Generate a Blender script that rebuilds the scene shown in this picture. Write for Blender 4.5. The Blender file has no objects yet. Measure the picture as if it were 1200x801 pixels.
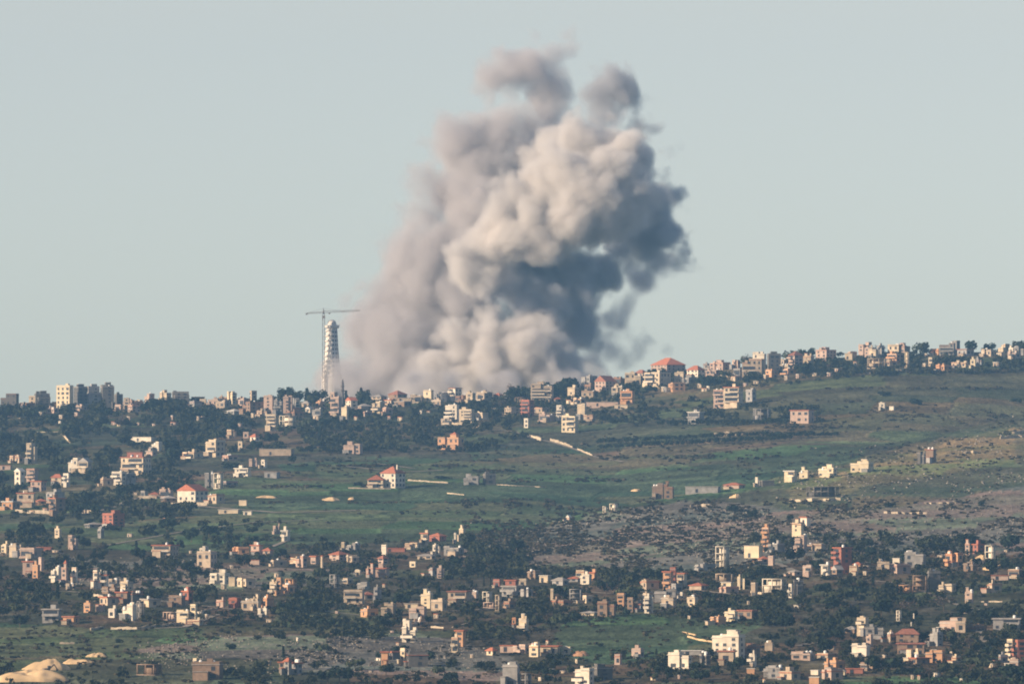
import bpy, bmesh, math, random
import numpy as np
from mathutils import Vector, Matrix
from mathutils.bvhtree import BVHTree

R = math.radians
SC = bpy.context.scene
COL = SC.collection
rnd = random.Random(7)
nrg = np.random.default_rng(7)

# ------------------------------------------------------------------ camera
F = 9600.0                      # focal length in pixels of a 1200 px wide frame
PITCH = math.atan(159.5 / F)    # the horizon lies a little below the middle
cam_d = bpy.data.cameras.new("camera")
cam_d.sensor_width = 36.0
cam_d.lens = 36.0 * F / 1200.0
cam_d.clip_start = 1.0
cam_d.clip_end = 60000.0
cam = bpy.data.objects.new("camera", cam_d)
cam.location = (0, 0, 0)
cam.rotation_euler = (R(90) + PITCH, 0, 0)
COL.objects.link(cam)
SC.camera = cam

# ------------------------------------------------------------------ sky and sun
SUN_DIR = Vector((-0.88, -0.36, 0.35)).normalized()     # towards the sun
SUN_EL = math.asin(SUN_DIR.z)
SUN_AZ = math.atan2(SUN_DIR.x, SUN_DIR.y)
w = bpy.data.worlds.new("World")
SC.world = w
w.use_nodes = True
nt = w.node_tree
nt.nodes.clear()
sky = nt.nodes.new("ShaderNodeTexSky")
sky.sky_type = 'NISHITA'
sky.sun_disc = False
sky.sun_elevation = SUN_EL
sky.sun_rotation = SUN_AZ
sky.altitude = 600
sky.air_density = 1.0
sky.dust_density = 0.5
sky.ozone_density = 3.0
bg = nt.nodes.new("ShaderNodeBackground")
bg.inputs["Strength"].default_value = 0.087
out = nt.nodes.new("ShaderNodeOutputWorld")
tcw = nt.nodes.new("ShaderNodeTexCoord")
sxyz = nt.nodes.new("ShaderNodeSeparateXYZ")
nt.links.new(tcw.outputs["Generated"], sxyz.inputs[0])
ramp = nt.nodes.new("ShaderNodeValToRGB")          # the low sky is milky blue rather than straw coloured
ramp.color_ramp.elements[0].position, ramp.color_ramp.elements[1].position = 0.0, 0.07
ramp.color_ramp.elements[0].color = (0.85, 0.92, 1.09, 1)
ramp.color_ramp.elements[1].color = (1.28, 0.915, 0.775, 1)
nt.links.new(sxyz.outputs[2], ramp.inputs[0])
tint = nt.nodes.new("ShaderNodeMix"); tint.data_type = 'RGBA'; tint.blend_type = 'MULTIPLY'
tint.inputs["Factor"].default_value = 1.0
nt.links.new(sky.outputs[0], tint.inputs[6]); nt.links.new(ramp.outputs[0], tint.inputs[7])
nt.links.new(tint.outputs[2], bg.inputs[0])
nt.links.new(bg.outputs[0], out.inputs[0])

sun_d = bpy.data.lights.new("sun", 'SUN')
sun_d.energy = 5.0
sun_d.angle = R(0.5)
sun_d.color = (1.0, 0.80, 0.57)
sun = bpy.data.objects.new("sun", sun_d)
sun.rotation_euler = (-SUN_DIR).to_track_quat('-Z', 'Y').to_euler()
COL.objects.link(sun)

SC.view_settings.view_transform = 'Standard'
SC.view_settings.look = 'None'
SC.view_settings.exposure = 0.74
SC.view_settings.gamma = 1.0
SC.view_settings.use_curve_mapping = False
SC.render.engine = 'CYCLES'
cy = SC.cycles
cy.use_denoising = True
cy.denoiser = 'OPENIMAGEDENOISE'
cy.max_bounces = 8
cy.diffuse_bounces = 2
cy.glossy_bounces = 1
cy.transmission_bounces = 2
cy.volume_bounces = 4
cy.transparent_max_bounces = 8
cy.volume_step_rate = 2.5
cy.volume_max_steps = 512
cy.filter_width = 1.9
cy.caustics_reflective = False
cy.caustics_refractive = False

# ------------------------------------------------------------------ helpers
CP, SP = math.cos(PITCH), math.sin(PITCH)
def ray(px, py):
    a, b = (px - 600.0) / F, (400.5 - py) / F
    return Vector((a, CP - b * SP, SP + b * CP))
def P(px, py, d):
    v = ray(px, py)
    return v * (d / v.y)

def new_obj(name, mesh, parent=None, **props):
    o = bpy.data.objects.new(name, mesh)
    COL.objects.link(o)
    if parent is not None:
        o.parent = parent
    for k, v in props.items():
        if v is not None:
            o[k] = v
    return o
def mesh_np(name, verts, faces, mat=None, smooth=False):
    """verts (n,3), faces (m,k) arrays"""
    me = bpy.data.meshes.new(name)
    verts = np.asarray(verts, dtype=np.float32)
    faces = np.asarray(faces, dtype=np.int32)
    m, k = faces.shape
    me.vertices.add(len(verts))
    me.vertices.foreach_set("co", verts.ravel())
    me.loops.add(m * k)
    me.loops.foreach_set("vertex_index", faces.ravel())
    me.polygons.add(m)
    me.polygons.foreach_set("loop_start", np.arange(0, m * k, k, dtype=np.int32))
    me.polygons.foreach_set("loop_total", np.full(m, k, dtype=np.int32))
    if smooth:
        me.polygons.foreach_set("use_smooth", np.ones(m, dtype=bool))
    me.update(calc_edges=True)
    me.validate()
    if mat:
        me.materials.append(mat)
    return me
def link(nt, a, b): nt.links.new(a, b)

def vnoise(x, y, seed=0):
    """smooth 2-D lattice noise, -1..1"""
    xi, yi = np.floor(x).astype(np.int64), np.floor(y).astype(np.int64)
    fx, fy = x - xi, y - yi
    fx, fy = fx * fx * (3 - 2 * fx), fy * fy * (3 - 2 * fy)
    def h(i, j):
        n = (i * 374761393 + j * 668265263 + seed * 1442695041) & 0x7fffffff
        n = ((n ^ (n >> 13)) * 1274126177) & 0x7fffffff
        n = n ^ (n >> 16)
        return (n & 0xffff) / 32767.5 - 1.0
    a = h(xi, yi) * (1 - fx) + h(xi + 1, yi) * fx
    b = h(xi, yi + 1) * (1 - fx) + h(xi + 1, yi + 1) * fx
    return a * (1 - fy) + b * fy

# ------------------------------------------------------------------ materials
def mat_base(name):
    m = bpy.data.materials.new(name)
    m.use_nodes = True
    n = m.node_tree
    b = n.nodes["Principled BSDF"]
    b.inputs["Roughness"].default_value = 0.9
    b.inputs["Specular IOR Level"].default_value = 0.1
    return m, n, b
def varied(name, col, amt=0.25, scale=0.6, rand=0.25, rough=0.9):
    """base colour broken up by noise in the object's own space and a little different on every copy"""
    m, n, b = mat_base(name)
    b.inputs["Roughness"].default_value = rough
    tc = n.nodes.new("ShaderNodeTexCoord")
    no = n.nodes.new("ShaderNodeTexNoise")
    no.inputs["Scale"].default_value = scale
    no.inputs["Detail"].default_value = 4
    link(n, tc.outputs["Object"], no.inputs["Vector"])
    oi = n.nodes.new("ShaderNodeObjectInfo")
    r1 = n.nodes.new("ShaderNodeMapRange")
    r1.inputs[1].default_value, r1.inputs[2].default_value = 0.3, 0.7
    r1.inputs[3].default_value, r1.inputs[4].default_value = 1 - amt, 1 + amt
    link(n, no.outputs["Fac"], r1.inputs[0])
    r2 = n.nodes.new("ShaderNodeMapRange")
    r2.inputs[3].default_value, r2.inputs[4].default_value = 1 - rand, 1 + rand
    link(n, oi.outputs["Random"], r2.inputs[0])
    mu = n.nodes.new("ShaderNodeMath"); mu.operation = 'MULTIPLY'
    link(n, r1.outputs[0], mu.inputs[0]); link(n, r2.outputs[0], mu.inputs[1])
    vm = n.nodes.new("ShaderNodeVectorMath"); vm.operation = 'SCALE'
    vm.inputs[0].default_value = col
    link(n, mu.outputs[0], vm.inputs["Scale"])
    link(n, vm.outputs[0], b.inputs["Base Color"])
    return m

WALL = {
    'W': varied("white_plaster", (0.58, 0.51, 0.41), 0.18, 0.35, 0.15),
    'C': varied("cream_plaster", (0.51, 0.41, 0.29), 0.2, 0.35, 0.2),
    'Y': varied("yellow_plaster", (0.62, 0.51, 0.35), 0.14, 0.4, 0.1),
    'B': varied("beige_stone", (0.38, 0.30, 0.22), 0.22, 0.5, 0.2),
    'G': varied("grey_concrete", (0.26, 0.245, 0.23), 0.25, 0.5, 0.25),
    'D': varied("dark_shaded_concrete", (0.13, 0.12, 0.11), 0.2, 0.7, 0.2),  # dark walls, and walls whose shade is put into the colour
    'P': varied("pink_plaster", (0.41, 0.30, 0.24), 0.14, 0.6, 0.12),
    'O': varied("orange_plaster", (0.47, 0.27, 0.155), 0.12, 0.6, 0.1),
    'R': varied("red_plaster", (0.30, 0.125, 0.09), 0.15, 0.6, 0.12),
    'N': varied("brown_block", (0.23, 0.16, 0.115), 0.2, 0.8, 0.15),
}
ROOF = {
    'r': varied("red_tile", (0.37, 0.135, 0.08), 0.2, 0.9, 0.15),
    'n': varied("brown_tile", (0.27, 0.12, 0.085), 0.2, 0.9, 0.2),
    'g': varied("grey_screed", (0.33, 0.30, 0.27), 0.2, 0.5, 0.2),
    'w': varied("white_coating", (0.58, 0.54, 0.48), 0.1, 0.5, 0.1),
}
M_GLASS, _n, _b = mat_base("dark_glass")
_b.inputs["Base Color"].default_value = (0.035, 0.04, 0.05, 1); _b.inputs["Roughness"].default_value = 0.35
_b.inputs["Specular IOR Level"].default_value = 0.3
M_STONE = varied("pale_stone", (0.34, 0.28, 0.21), 0.35, 0.5, 0.15)
M_TRACK = varied("dusty_track", (0.24, 0.205, 0.16), 0.25, 0.15, 0.1)
M_BARK = varied("bark", (0.11, 0.085, 0.065), 0.3, 2, 0.2)
M_METAL = varied("grey_steel", (0.22, 0.19, 0.17), 0.15, 1, 0.1, 0.6)
M_SAND = varied("pale_sand", (0.56, 0.40, 0.23), 0.22, 0.18, 0.05)
M_EARTH = varied("red_earth", (0.36, 0.20, 0.12), 0.25, 0.25, 0.1)
M_TANK = varied("white_tank", (0.78, 0.76, 0.72), 0.05, 1, 0.05)
M_GREENBOX = varied("pale_green_sheet", (0.36, 0.48, 0.36), 0.1, 1, 0.05)
LEAF = {
    'd': varied("dark_foliage", (0.017, 0.027, 0.016), 0.4, 0.35, 0.4),
    'o': varied("olive_foliage", (0.045, 0.054, 0.028), 0.35, 0.35, 0.3),
    'b': varied("bare_twigs", (0.09, 0.068, 0.055), 0.3, 0.35, 0.25),
}

# ------------------------------------------------------------------ terrain
SKY_X = [-700, -300, 0, 60, 140, 240, 330, 400, 470, 560, 640, 700, 760, 820, 900, 960, 1040, 1120, 1200, 1500, 1900]
SKY_Y = [500, 490, 481, 478, 475, 471, 469, 471, 471, 469, 463, 456, 444, 437, 427, 421, 415, 413, 410, 404, 410]
SPUR_X = [-700, 480, 560, 620, 700, 800, 900, 1000, 1100, 1200, 1500]
SPUR_Y = [645, 645, 634, 617, 600, 582, 563, 540, 511, 484, 462]
def smooth_interp(x, xs, ys):
    acc = 0
    for dx, wt in ((-24, .15), (-12, .2), (0, .3), (12, .2), (24, .15)):
        acc = acc + wt * np.interp(np.asarray(x, float) + dx, xs, ys)
    return acc
N1, N2, N3 = 170, 8, 150
PXC = np.concatenate([np.arange(-4200, -640, 40.0), np.arange(-640, 1841, 4.0), np.arange(1880, 5400, 40.0)])
sk, sp = smooth_interp(PXC, SKY_X, SKY_Y), smooth_interp(PXC, SPUR_X, SPUR_Y)
jump = np.clip((PXC - 520) / 250, 0, 1); jump = jump * jump * (3 - 2 * jump)
def D0(v):
    acc = 0
    for dv, wt in ((-.06, .2), (-.03, .2), (0, .2), (.03, .2), (.06, .2)):
        acc = acc + wt * np.interp(v + dv, [-.2, 0, .18, .35, .55, .75, 1.0, 1.3], [2450, 2850, 3180, 3560, 4230, 4980, 6000, 7300])
    return acc
rows_py, rows_d = [], []
BOT = 850.0
for i in range(N1):                                     # from below the frame up to the brow of the spur
    t = i / (N1 - 1)
    py = BOT + (sp - BOT) * t
    rows_py.append(py); rows_d.append(D0((840 - py) / (840 - sk)))
dl = rows_d[-1]
for i in range(1, N2 + 1):                              # the hidden dip behind the brow
    t = i / N2
    rows_py.append(sp + jump * 3.0 * math.sin(math.pi * t)); rows_d.append(dl + (jump * 240 + 6) * t)
d2 = rows_d[-1]
dtop = D0(np.full_like(sk, 1.0))
for i in range(1, N3 + 1):                              # valley and far slope up to the ridge
    t = i / N3
    py = sp + (sk - sp) * t
    a = D0((840 - py) / (840 - sk))
    rows_py.append(py); rows_d.append(d2 + (a - dl) * (dtop - d2) / (dtop - dl))
for i in range(1, 26):                                  # the back of the ridge
    t = i / 25
    rows_py.append(sk + 3 * t + 70 * t * t); rows_d.append(dtop + 30 * t * 25 ** 0.5 + 1800 * t * t)
PYG, DG = np.array(rows_py), np.array(rows_d)
PXG = np.broadcast_to(PXC, PYG.shape)
aa, bb = (PXG - 600) / F, (400.5 - PYG) / F
yy = CP - bb * SP
X, Y, Z = aa / yy * DG, DG.copy(), (SP + bb * CP) / yy * DG
bump = 1.1 * vnoise(X / 90, Y / 110, 1) + 0.7 * vnoise(X / 34, Y / 46, 2) + 0.35 * vnoise(X / 13, Y / 19, 3)
terr = np.abs(((Y + 40 * vnoise(X / 120, Y / 160, 5)) / 30.0) % 1.0 - 0.15)
bump += 0.5 * np.clip(terr, 0, 0.85)
Z = Z + bump * np.clip((DG - 2500) / 700, 0, 1)
# near ground: falls from the foot of the far slope, then climbs to the hill one looks from
near = []
for d, z in ((2300, -118), (1900, -150), (1400, -160), (900, -140), (500, -80), (200, -24), (40, -3), (-60, -1.7), (-200, -4)):
    xs = (PXC - 600) / F * max(d, 0) * 1.0 + (PXC - 600) * 0.25 * (1 - max(d, 0) / 2600.0)
    near.append((xs, np.full_like(xs, d), z + 2 * vnoise(xs / 60, np.full_like(xs, d / 60.0), 9)))
XA = np.vstack([np.array([n_[0] for n_ in near[::-1]]), X])
YA = np.vstack([np.array([n_[1] for n_ in near[::-1]]), Y])
ZA = np.vstack([np.array([n_[2] for n_ in near[::-1]]), Z])
nr, nc = XA.shape
tv = np.stack([XA, YA, ZA], -1).reshape(-1, 3)
ii = np.arange(nr * nc).reshape(nr, nc)
tf = np.stack([ii[:-1, :-1], ii[:-1, 1:], ii[1:, 1:], ii[1:, :-1]], -1).reshape(-1, 4)

def in_poly(px, py, poly):
    ins = np.zeros(px.shape, bool)
    n = len(poly)
    for i in range(n):
        x1, y1 = poly[i]; x2, y2 = poly[(i + 1) % n]
        c = ((y1 > py) != (y2 > py)) & (px < (x2 - x1) * (py - y1) / (y2 - y1 + 1e-9) + x1)
        ins ^= c
    return ins
GREEN, DULL, OLIVE, ROCK, SOIL, DARKG, YEL = (.068, .095, .054), (.086, .092, .057), (.082, .080, .046), (.142, .136, .116), (.082, .075, .052), (.046, .056, .032), (.150, .138, .075)
ZONES = [   # colour, rockiness, outline of the patch of ground
    (SOIL, .35, [(-700, 860), (1900, 860), (1900, 640), (-700, 640)]),
    (GREEN, .05, [(100, 600), (130, 560), (330, 545), (560, 526), (1000, 522), (1040, 500), (990, 552), (800, 590), (600, 628), (300, 648), (140, 644), (60, 620), (-700, 640), (-700, 590)]),
    (DULL, .15, [(-200, 575), (110, 560), (300, 590), (200, 612), (-200, 612)]),
    (SOIL, .2, [(80, 556), (200, 566), (560, 560), (560, 548), (420, 538), (230, 545)]),
    (GREEN, 0, [(330, 546), (480, 541), (560, 548), (720, 551), (720, 562), (560, 566), (350, 560)]),
    (DULL, .2, [(560, 526), (760, 535), (900, 545), (720, 552), (560, 545)]),
    (DARKG, .1, [(-200, 500), (80, 515), (90, 560), (-200, 560)]),
    (DULL, 0, [(38, 520), (46, 506), (72, 506), (82, 520)]),
    (SOIL, .15, [(250, 492), (520, 500), (560, 545), (430, 535), (250, 540)]),
    (DULL, .05, [(690, 512), (760, 497), (880, 496), (900, 508), (700, 522)]),
    (SOIL, .1, [(690, 526), (930, 512), (960, 506), (900, 530), (700, 534)]),
    (OLIVE, .15, [(760, 452), (860, 440), (1900, 430), (1900, 490), (1210, 482), (1000, 515), (940, 505), (830, 505)]),
    (DULL, .1, [(980, 494), (1210, 470), (1210, 485), (1000, 522), (960, 512)]),
    (DULL, .4, [(870, 592), (930, 558), (1060, 528), (1210, 486), (1900, 470), (1900, 560), (1200, 566), (1000, 604)]),
    (YEL, .5, [(1010, 545), (1200, 500), (1200, 540), (1080, 556), (930, 590), (900, 585)]),
    (ROCK, .8, [(540, 642), (620, 620), (700, 602), (800, 586), (880, 588), (1000, 604), (1200, 562), (1900, 560), (1900, 640), (1000, 648), (800, 672), (620, 664), (540, 662)]),
    (ROCK, .8, [(70, 652), (180, 655), (330, 668), (420, 672), (400, 690), (150, 690), (60, 680)]),
    (ROCK, .9, [(150, 762), (260, 742), (480, 744), (600, 770), (600, 801), (380, 790), (200, 782)]),
    (GREEN, .05, [(-100, 726), (130, 734), (260, 735), (250, 748), (120, 766), (-100, 776)]),
    (GREEN, .1, [(320, 712), (470, 712), (440, 738), (310, 738)]),
    (GREEN, .05, [(655, 726), (760, 724), (900, 728), (840, 772), (700, 776), (640, 760)]),
    (DULL, .3, [(1080, 690), (1210, 684), (1210, 712), (1100, 716)]),
    (GREEN, .1, [(1130, 765), (1180, 764), (1160, 776), (1110, 775)]),
    (GREEN, .1, [(960, 795), (1130, 785), (1200, 790), (1200, 850), (900, 850)]),
    (DULL, .15, [(-100, 776), (120, 766), (210, 772), (330, 776), (340, 812), (-100, 812)]),
    (DULL, .3, [(230, 730), (420, 728), (420, 738), (230, 742)]),
]
jx = PXG + 5 * vnoise(X / 22, Y / 60, 11) + 12 * vnoise(X / 70, Y / 160, 12)
jy = PYG + 2.2 * vnoise(X / 22, Y / 60, 13) + 4 * vnoise(X / 80, Y / 200, 14)
tone = np.empty(PXG.shape + (3,)); tone[:] = (.066, .070, .046)
rock = np.full(PXG.shape, .2)
for c_, rk, poly in ZONES:
    m_ = in_poly(jx, jy, poly)
    tone[m_] = c_; rock[m_] = rk
# field strips and terraces follow the contour: slow drift of tone from plot to plot
plot = vnoise(X / 55 + 40, Y / 26, 21) * 0.5 + 0.5
tone *= (0.72 + 0.56 * plot)[..., None]
wx, wy = X / 62 + .35 * vnoise(X / 50, Y / 90, 31), Y / 48 + .3 * Y / 300 + .3 * vnoise(X / 80, Y / 60, 32)
cell = (np.floor(wx).astype(np.int64) * 7919 + np.floor(wy).astype(np.int64) * 104729) & 0xffff
crop = np.array([(1, 1, 1), (1.35, 1.1, 1.05), (.74, .86, .84), (1.0, 1.2, .95), (1.55, 1.2, 1.15), (.85, .8, .8), (1.15, 1.08, .95)])[cell % 7]
tone *= crop
edge = (np.minimum(wx % 1, 1 - wx % 1) < .035) | (np.minimum(wy % 1, 1 - wy % 1) < .06)
tone[edge & (rock < .3) & (cell % 3 == 0)] *= .5
tone[edge & (rock < .3) & (cell % 5 == 1)] *= 1.55
tone *= 1.10
low_ = np.clip((PYG - 625) / 40, 0, 1) * (rock > .15) * (rock < .38)
tone *= (1 - .22 * low_)[..., None]
toneA = np.vstack([np.broadcast_to(np.array([.06, .075, .04]), (len(near), nc, 3)), tone]).reshape(-1, 3)
rockA = np.vstack([np.full((len(near), nc), .1), rock]).reshape(-1)

def ground_material():
    m, n, b = mat_base("hillside_ground")
    at = n.nodes.new("ShaderNodeAttribute"); at.attribute_name = "tone"
    ar = n.nodes.new("ShaderNodeAttribute"); ar.attribute_name = "rock"
    geo = n.nodes.new("ShaderNodeNewGeometry")
    def noise(scale, detail, sy=1.0):
        mp = n.nodes.new("ShaderNodeMapping"); mp.inputs["Scale"].default_value = (1, sy, 1)
        link(n, geo.outputs["Position"], mp.inputs["Vector"])
        t = n.nodes.new("ShaderNodeTexNoise"); t.inputs["Scale"].default_value = scale; t.inputs["Detail"].default_value = detail
        t.inputs["Roughness"].default_value = 0.65
        link(n, mp.outputs[0], t.inputs["Vector"])
        return t
    n1, n2, n3 = noise(0.05, 6, 0.5), noise(0.35, 4, 0.35), noise(0.12, 5, 0.3)
    r1 = n.nodes.new("ShaderNodeMapRange"); r1.inputs[1].default_value, r1.inputs[2].default_value, r1.inputs[3].default_value, r1.inputs[4].default_value = .3, .7, .6, 1.4
    link(n, n1.outputs["Fac"], r1.inputs[0])
    r2 = n.nodes.new("ShaderNodeMapRange"); r2.inputs[1].default_value, r2.inputs[2].default_value, r2.inputs[3].default_value, r2.inputs[4].default_value = .3, .7, .65, 1.35
    link(n, n2.outputs["Fac"], r2.inputs[0])
    mm = n.nodes.new("ShaderNodeMath"); mm.operation = 'MULTIPLY'
    link(n, r1.outputs[0], mm.inputs[0]); link(n, r2.outputs[0], mm.inputs[1])
    sc = n.nodes.new("ShaderNodeVectorMath"); sc.operation = 'SCALE'
    link(n, at.outputs["Color"], sc.inputs[0]); link(n, mm.outputs[0], sc.inputs["Scale"])
    # bare pale stone breaking through
    r3 = n.nodes.new("ShaderNodeMapRange"); r3.inputs[1].default_value, r3.inputs[2].default_value = .54, .66
    link(n, n3.outputs["Fac"], r3.inputs[0])
    m3 = n.nodes.new("ShaderNodeMath"); m3.operation = 'MULTIPLY'
    link(n, r3.outputs[0], m3.inputs[0]); link(n, ar.outputs["Fac"], m3.inputs[1])
    mx = n.nodes.new("ShaderNodeMix"); mx.data_type = 'RGBA'
    link(n, m3.outputs[0], mx.inputs["Factor"]); link(n, sc.outputs[0], mx.inputs[6])
    mx.inputs[7].default_value = (.215, .20, .165, 1)
    link(n, mx.outputs[2], b.inputs["Base Color"])
    bp = n.nodes.new("ShaderNodeBump"); bp.inputs["Strength"].default_value = 0.8; bp.inputs["Distance"].default_value = 1.2
    link(n, n2.outputs["Fac"], bp.inputs["Height"]); link(n, bp.outputs[0], b.inputs["Normal"])
    b.inputs["Roughness"].default_value = 1.0
    b.inputs["Specular IOR Level"].default_value = 0.0
    return m
gm = mesh_np("ground", tv, tf, ground_material(), smooth=True)
ca = gm.attributes.new("tone", 'FLOAT_COLOR', 'POINT')
ca.data.foreach_set("color", np.concatenate([toneA, np.ones((len(toneA), 1))], 1).astype(np.float32).ravel())
ra = gm.attributes.new("rock", 'FLOAT', 'POINT')
ra.data.foreach_set("value", rockA.astype(np.float32))
new_obj("ground", gm, None, kind="structure")
BVH = BVHTree.FromPolygons([tuple(v) for v in tv], [tuple(int(k) for k in q) for q in tf])
ZERO = Vector((0, 0, 0))
def hit(px, py):
    for k in range(60):
        loc, nrm, idx, dist = BVH.ray_cast(ZERO, ray(px, py + k * 1.0).normalized())
        if loc is not None and loc.y > 2000:
            return loc
    return P(px, py, 5900)
def gz(x, y):
    loc, *_ = BVH.ray_cast(Vector((x, y, 2000)), Vector((0, 0, -1)))
    return loc.z if loc is not None else -60.0

# ------------------------------------------------------------------ smoke
# (px, py, radius px, metres nearer (-) or farther (+))
PUFF_FRONT = [
    (650, 186, 34, -10), (690, 182, 36, -36), (726, 190, 36, -46), (752, 188, 22, -40), (690, 226, 54, -56), (736, 222, 34, -56), (764, 206, 16, -30),
    (630, 240, 46, -44), (594, 276, 42, -50), (566, 304, 33, -46), (556, 276, 18, -40), (640, 280, 42, -60), (676, 262, 40, -66), (706, 256, 36, -66), (730, 240, 30, -62),
    (566, 386, 28, -50), (552, 408, 34, -50), (585, 414, 48, -60), (628, 412, 44, -60), (546, 438, 40, -50), (600, 446, 50, -60), (650, 438, 38, -50), (518, 454, 30, -40), (676, 454, 22, -30), (490, 460, 22, -40),
]
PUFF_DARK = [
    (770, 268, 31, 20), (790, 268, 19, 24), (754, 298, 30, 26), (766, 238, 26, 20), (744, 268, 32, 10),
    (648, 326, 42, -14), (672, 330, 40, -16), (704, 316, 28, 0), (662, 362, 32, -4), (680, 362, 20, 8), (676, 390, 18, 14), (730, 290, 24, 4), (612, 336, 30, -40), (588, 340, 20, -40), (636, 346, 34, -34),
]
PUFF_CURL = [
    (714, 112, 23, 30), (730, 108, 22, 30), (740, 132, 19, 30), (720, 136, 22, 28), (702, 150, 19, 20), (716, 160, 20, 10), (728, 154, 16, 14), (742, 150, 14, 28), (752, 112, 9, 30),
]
PUFF_REAR = [
    (600, 84, 27, 60), (630, 76, 26, 55), (654, 74, 22, 55), (668, 62, 12, 55), (652, 100, 22, 58), (644, 128, 25, 60), (632, 152, 28, 60), (582, 92, 18, 60), (606, 108, 12, 60),
    (538, 172, 30, 60), (582, 166, 36, 60), (616, 186, 36, 60), (566, 204, 42, 60), (524, 224, 38, 64), (498, 262, 36, 66), (488, 226, 9, 66), (620, 160, 24, 60),
    (482, 304, 36, 66), (530, 300, 52, 60), (566, 250, 50, 50), (512, 350, 56, 60), (466, 350, 36, 64), (448, 396, 36, 62), (490, 404, 52, 50), (540, 350, 40, 40),
    (560, 450, 15, -120), (600, 452, 15, -120), (640, 448, 15, -120), (520, 454, 15, -120), (480, 456, 15, -120), (672, 446, 13, -110), (590, 332, 32, 40), (600, 360, 26, 40), (430, 424, 30, 55), (424, 396, 24, 60), (410, 452, 26, 40), (454, 440, 38, 50), (414, 440, 22, 50), (496, 446, 48, 40), (384, 462, 13, 45), (540, 440, 40, 35),
    (742, 330, 16, 80), (718, 374, 22, 80), (702, 404, 24, 80), (696, 440, 24, 60), (730, 416, 12, 84), (772, 308, 12, 84), (806, 316, 7, 84), (785, 178, 9, 60), (746, 398, 10, 84),
    (398, 450, 19, -190), (380, 458, 16, -190), (414, 444, 22, -190),
]
SMOKE_D = 6260.0
base_c = P(570, 440, SMOKE_D)
base_c.z = gz(base_c.x, base_c.y)
def smoke_tree(name, puffs, grow, wide, knob, soft, k, res, threshold=None, mat=None):
    """node group: knobbly union of puffs as a fog grid, or its inner surface"""
    g = bpy.data.node_groups.new(name, 'GeometryNodeTree')
    g.interface.new_socket("Geometry", in_out='OUTPUT', socket_type='NodeSocketGeometry')
    N = g.nodes
    def math_(op, a, b=None, c=None):
        m = N.new("ShaderNodeMath"); m.operation = op
        for i, v in enumerate((a, b, c)):
            if v is None: continue
            if isinstance(v, (int, float)): m.inputs[i].default_value = v
            else: g.links.new(v, m.inputs[i])
        return m.outputs[0]
    pos = N.new("GeometryNodeInputPosition").outputs[0]
    def warp(vec, scale, amp, detail):
        no = N.new("ShaderNodeTexNoise"); no.inputs["Scale"].default_value = scale; no.inputs["Detail"].default_value = detail
        g.links.new(vec, no.inputs["Vector"])
        s = N.new("ShaderNodeVectorMath"); s.operation = 'SUBTRACT'; s.inputs[1].default_value = (.5, .5, .5)
        g.links.new(no.outputs["Color"], s.inputs[0])
        m = N.new("ShaderNodeVectorMath"); m.operation = 'SCALE'; m.inputs["Scale"].default_value = amp
        g.links.new(s.outputs[0], m.inputs[0])
        a = N.new("ShaderNodeVectorMath"); a.operation = 'ADD'
        g.links.new(vec, a.inputs[0]); g.links.new(m.outputs[0], a.inputs[1])
        return a.outputs[0]
    p2 = warp(pos, 0.018, wide, 1.0)
    p3 = warp(p2, 0.07, wide * 0.22, 3.0)
    best = None
    lo, hi = Vector((1e9,) * 3), Vector((-1e9,) * 3)
    for px, py, r, dy in puffs:
        r = r * grow
        c = P(px, py, SMOKE_D + dy) - base_c
        rm = r * SMOKE_D / F
        for i in range(3):
            lo[i] = min(lo[i], c[i] - rm - wide * .7); hi[i] = max(hi[i], c[i] + rm + wide * .7)
        d = N.new("ShaderNodeVectorMath"); d.operation = 'DISTANCE'; d.inputs[1].default_value = c
        g.links.new(p3, d.inputs[0])
        s = math_('SUBTRACT', rm, d.outputs["Value"])
        best = s if best is None else math_('SMOOTH_MAX', best, s, 7.0)
    q = None
    for scale, amp in knob:
        v = N.new("ShaderNodeTexVoronoi"); v.feature = 'SMOOTH_F1'; v.inputs["Scale"].default_value = scale
        v.inputs["Smoothness"].default_value = 0.25
        g.links.new(p3, v.inputs["Vector"])
        t = math_('MULTIPLY', math_('SUBTRACT', 0.5, v.outputs["Distance"]), amp)
        q = t if q is None else math_('ADD', q, t)
    sd = math_('ADD', best, q)
    dens = math_('MULTIPLY', math_('MINIMUM', math_('MAXIMUM', math_('DIVIDE', sd, soft), 0.0), 1.0), k)
    vc = N.new("GeometryNodeVolumeCube")
    g.links.new(sd if threshold is not None else dens, vc.inputs["Density"])
    vc.inputs["Background"].default_value = -50.0 if threshold is not None else 0.0
    vc.inputs["Min"].default_value = lo; vc.inputs["Max"].default_value = hi
    for i, ax in enumerate("XYZ"):
        vc.inputs["Resolution " + ax].default_value = max(8, int((hi[i] - lo[i]) / res))
    o_ = N.new("NodeGroupOutput")
    if threshold is not None:
        vm = N.new("GeometryNodeVolumeToMesh"); vm.inputs["Threshold"].default_value = threshold
        g.links.new(vc.outputs[0], vm.inputs[0]); last = vm.outputs[0]
    else:
        sm = N.new("GeometryNodeSetMaterial"); sm.inputs["Material"].default_value = mat
        g.links.new(vc.outputs[0], sm.inputs[0]); last = sm.outputs[0]
    g.links.new(last, o_.inputs[0])
    return g
def smoke_volume_mat(name, col, dens, aniso):
    m = bpy.data.materials.new(name); m.use_nodes = True
    n = m.node_tree; n.nodes.clear()
    pv = n.nodes.new("ShaderNodeVolumePrincipled")
    pv.inputs["Color"].default_value = (*col, 1)
    pv.inputs["Density"].default_value = dens
    pv.inputs["Anisotropy"].default_value = aniso
    o = n.nodes.new("ShaderNodeOutputMaterial")
    link(n, pv.outputs[0], o.inputs["Volume"])
    return m
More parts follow.
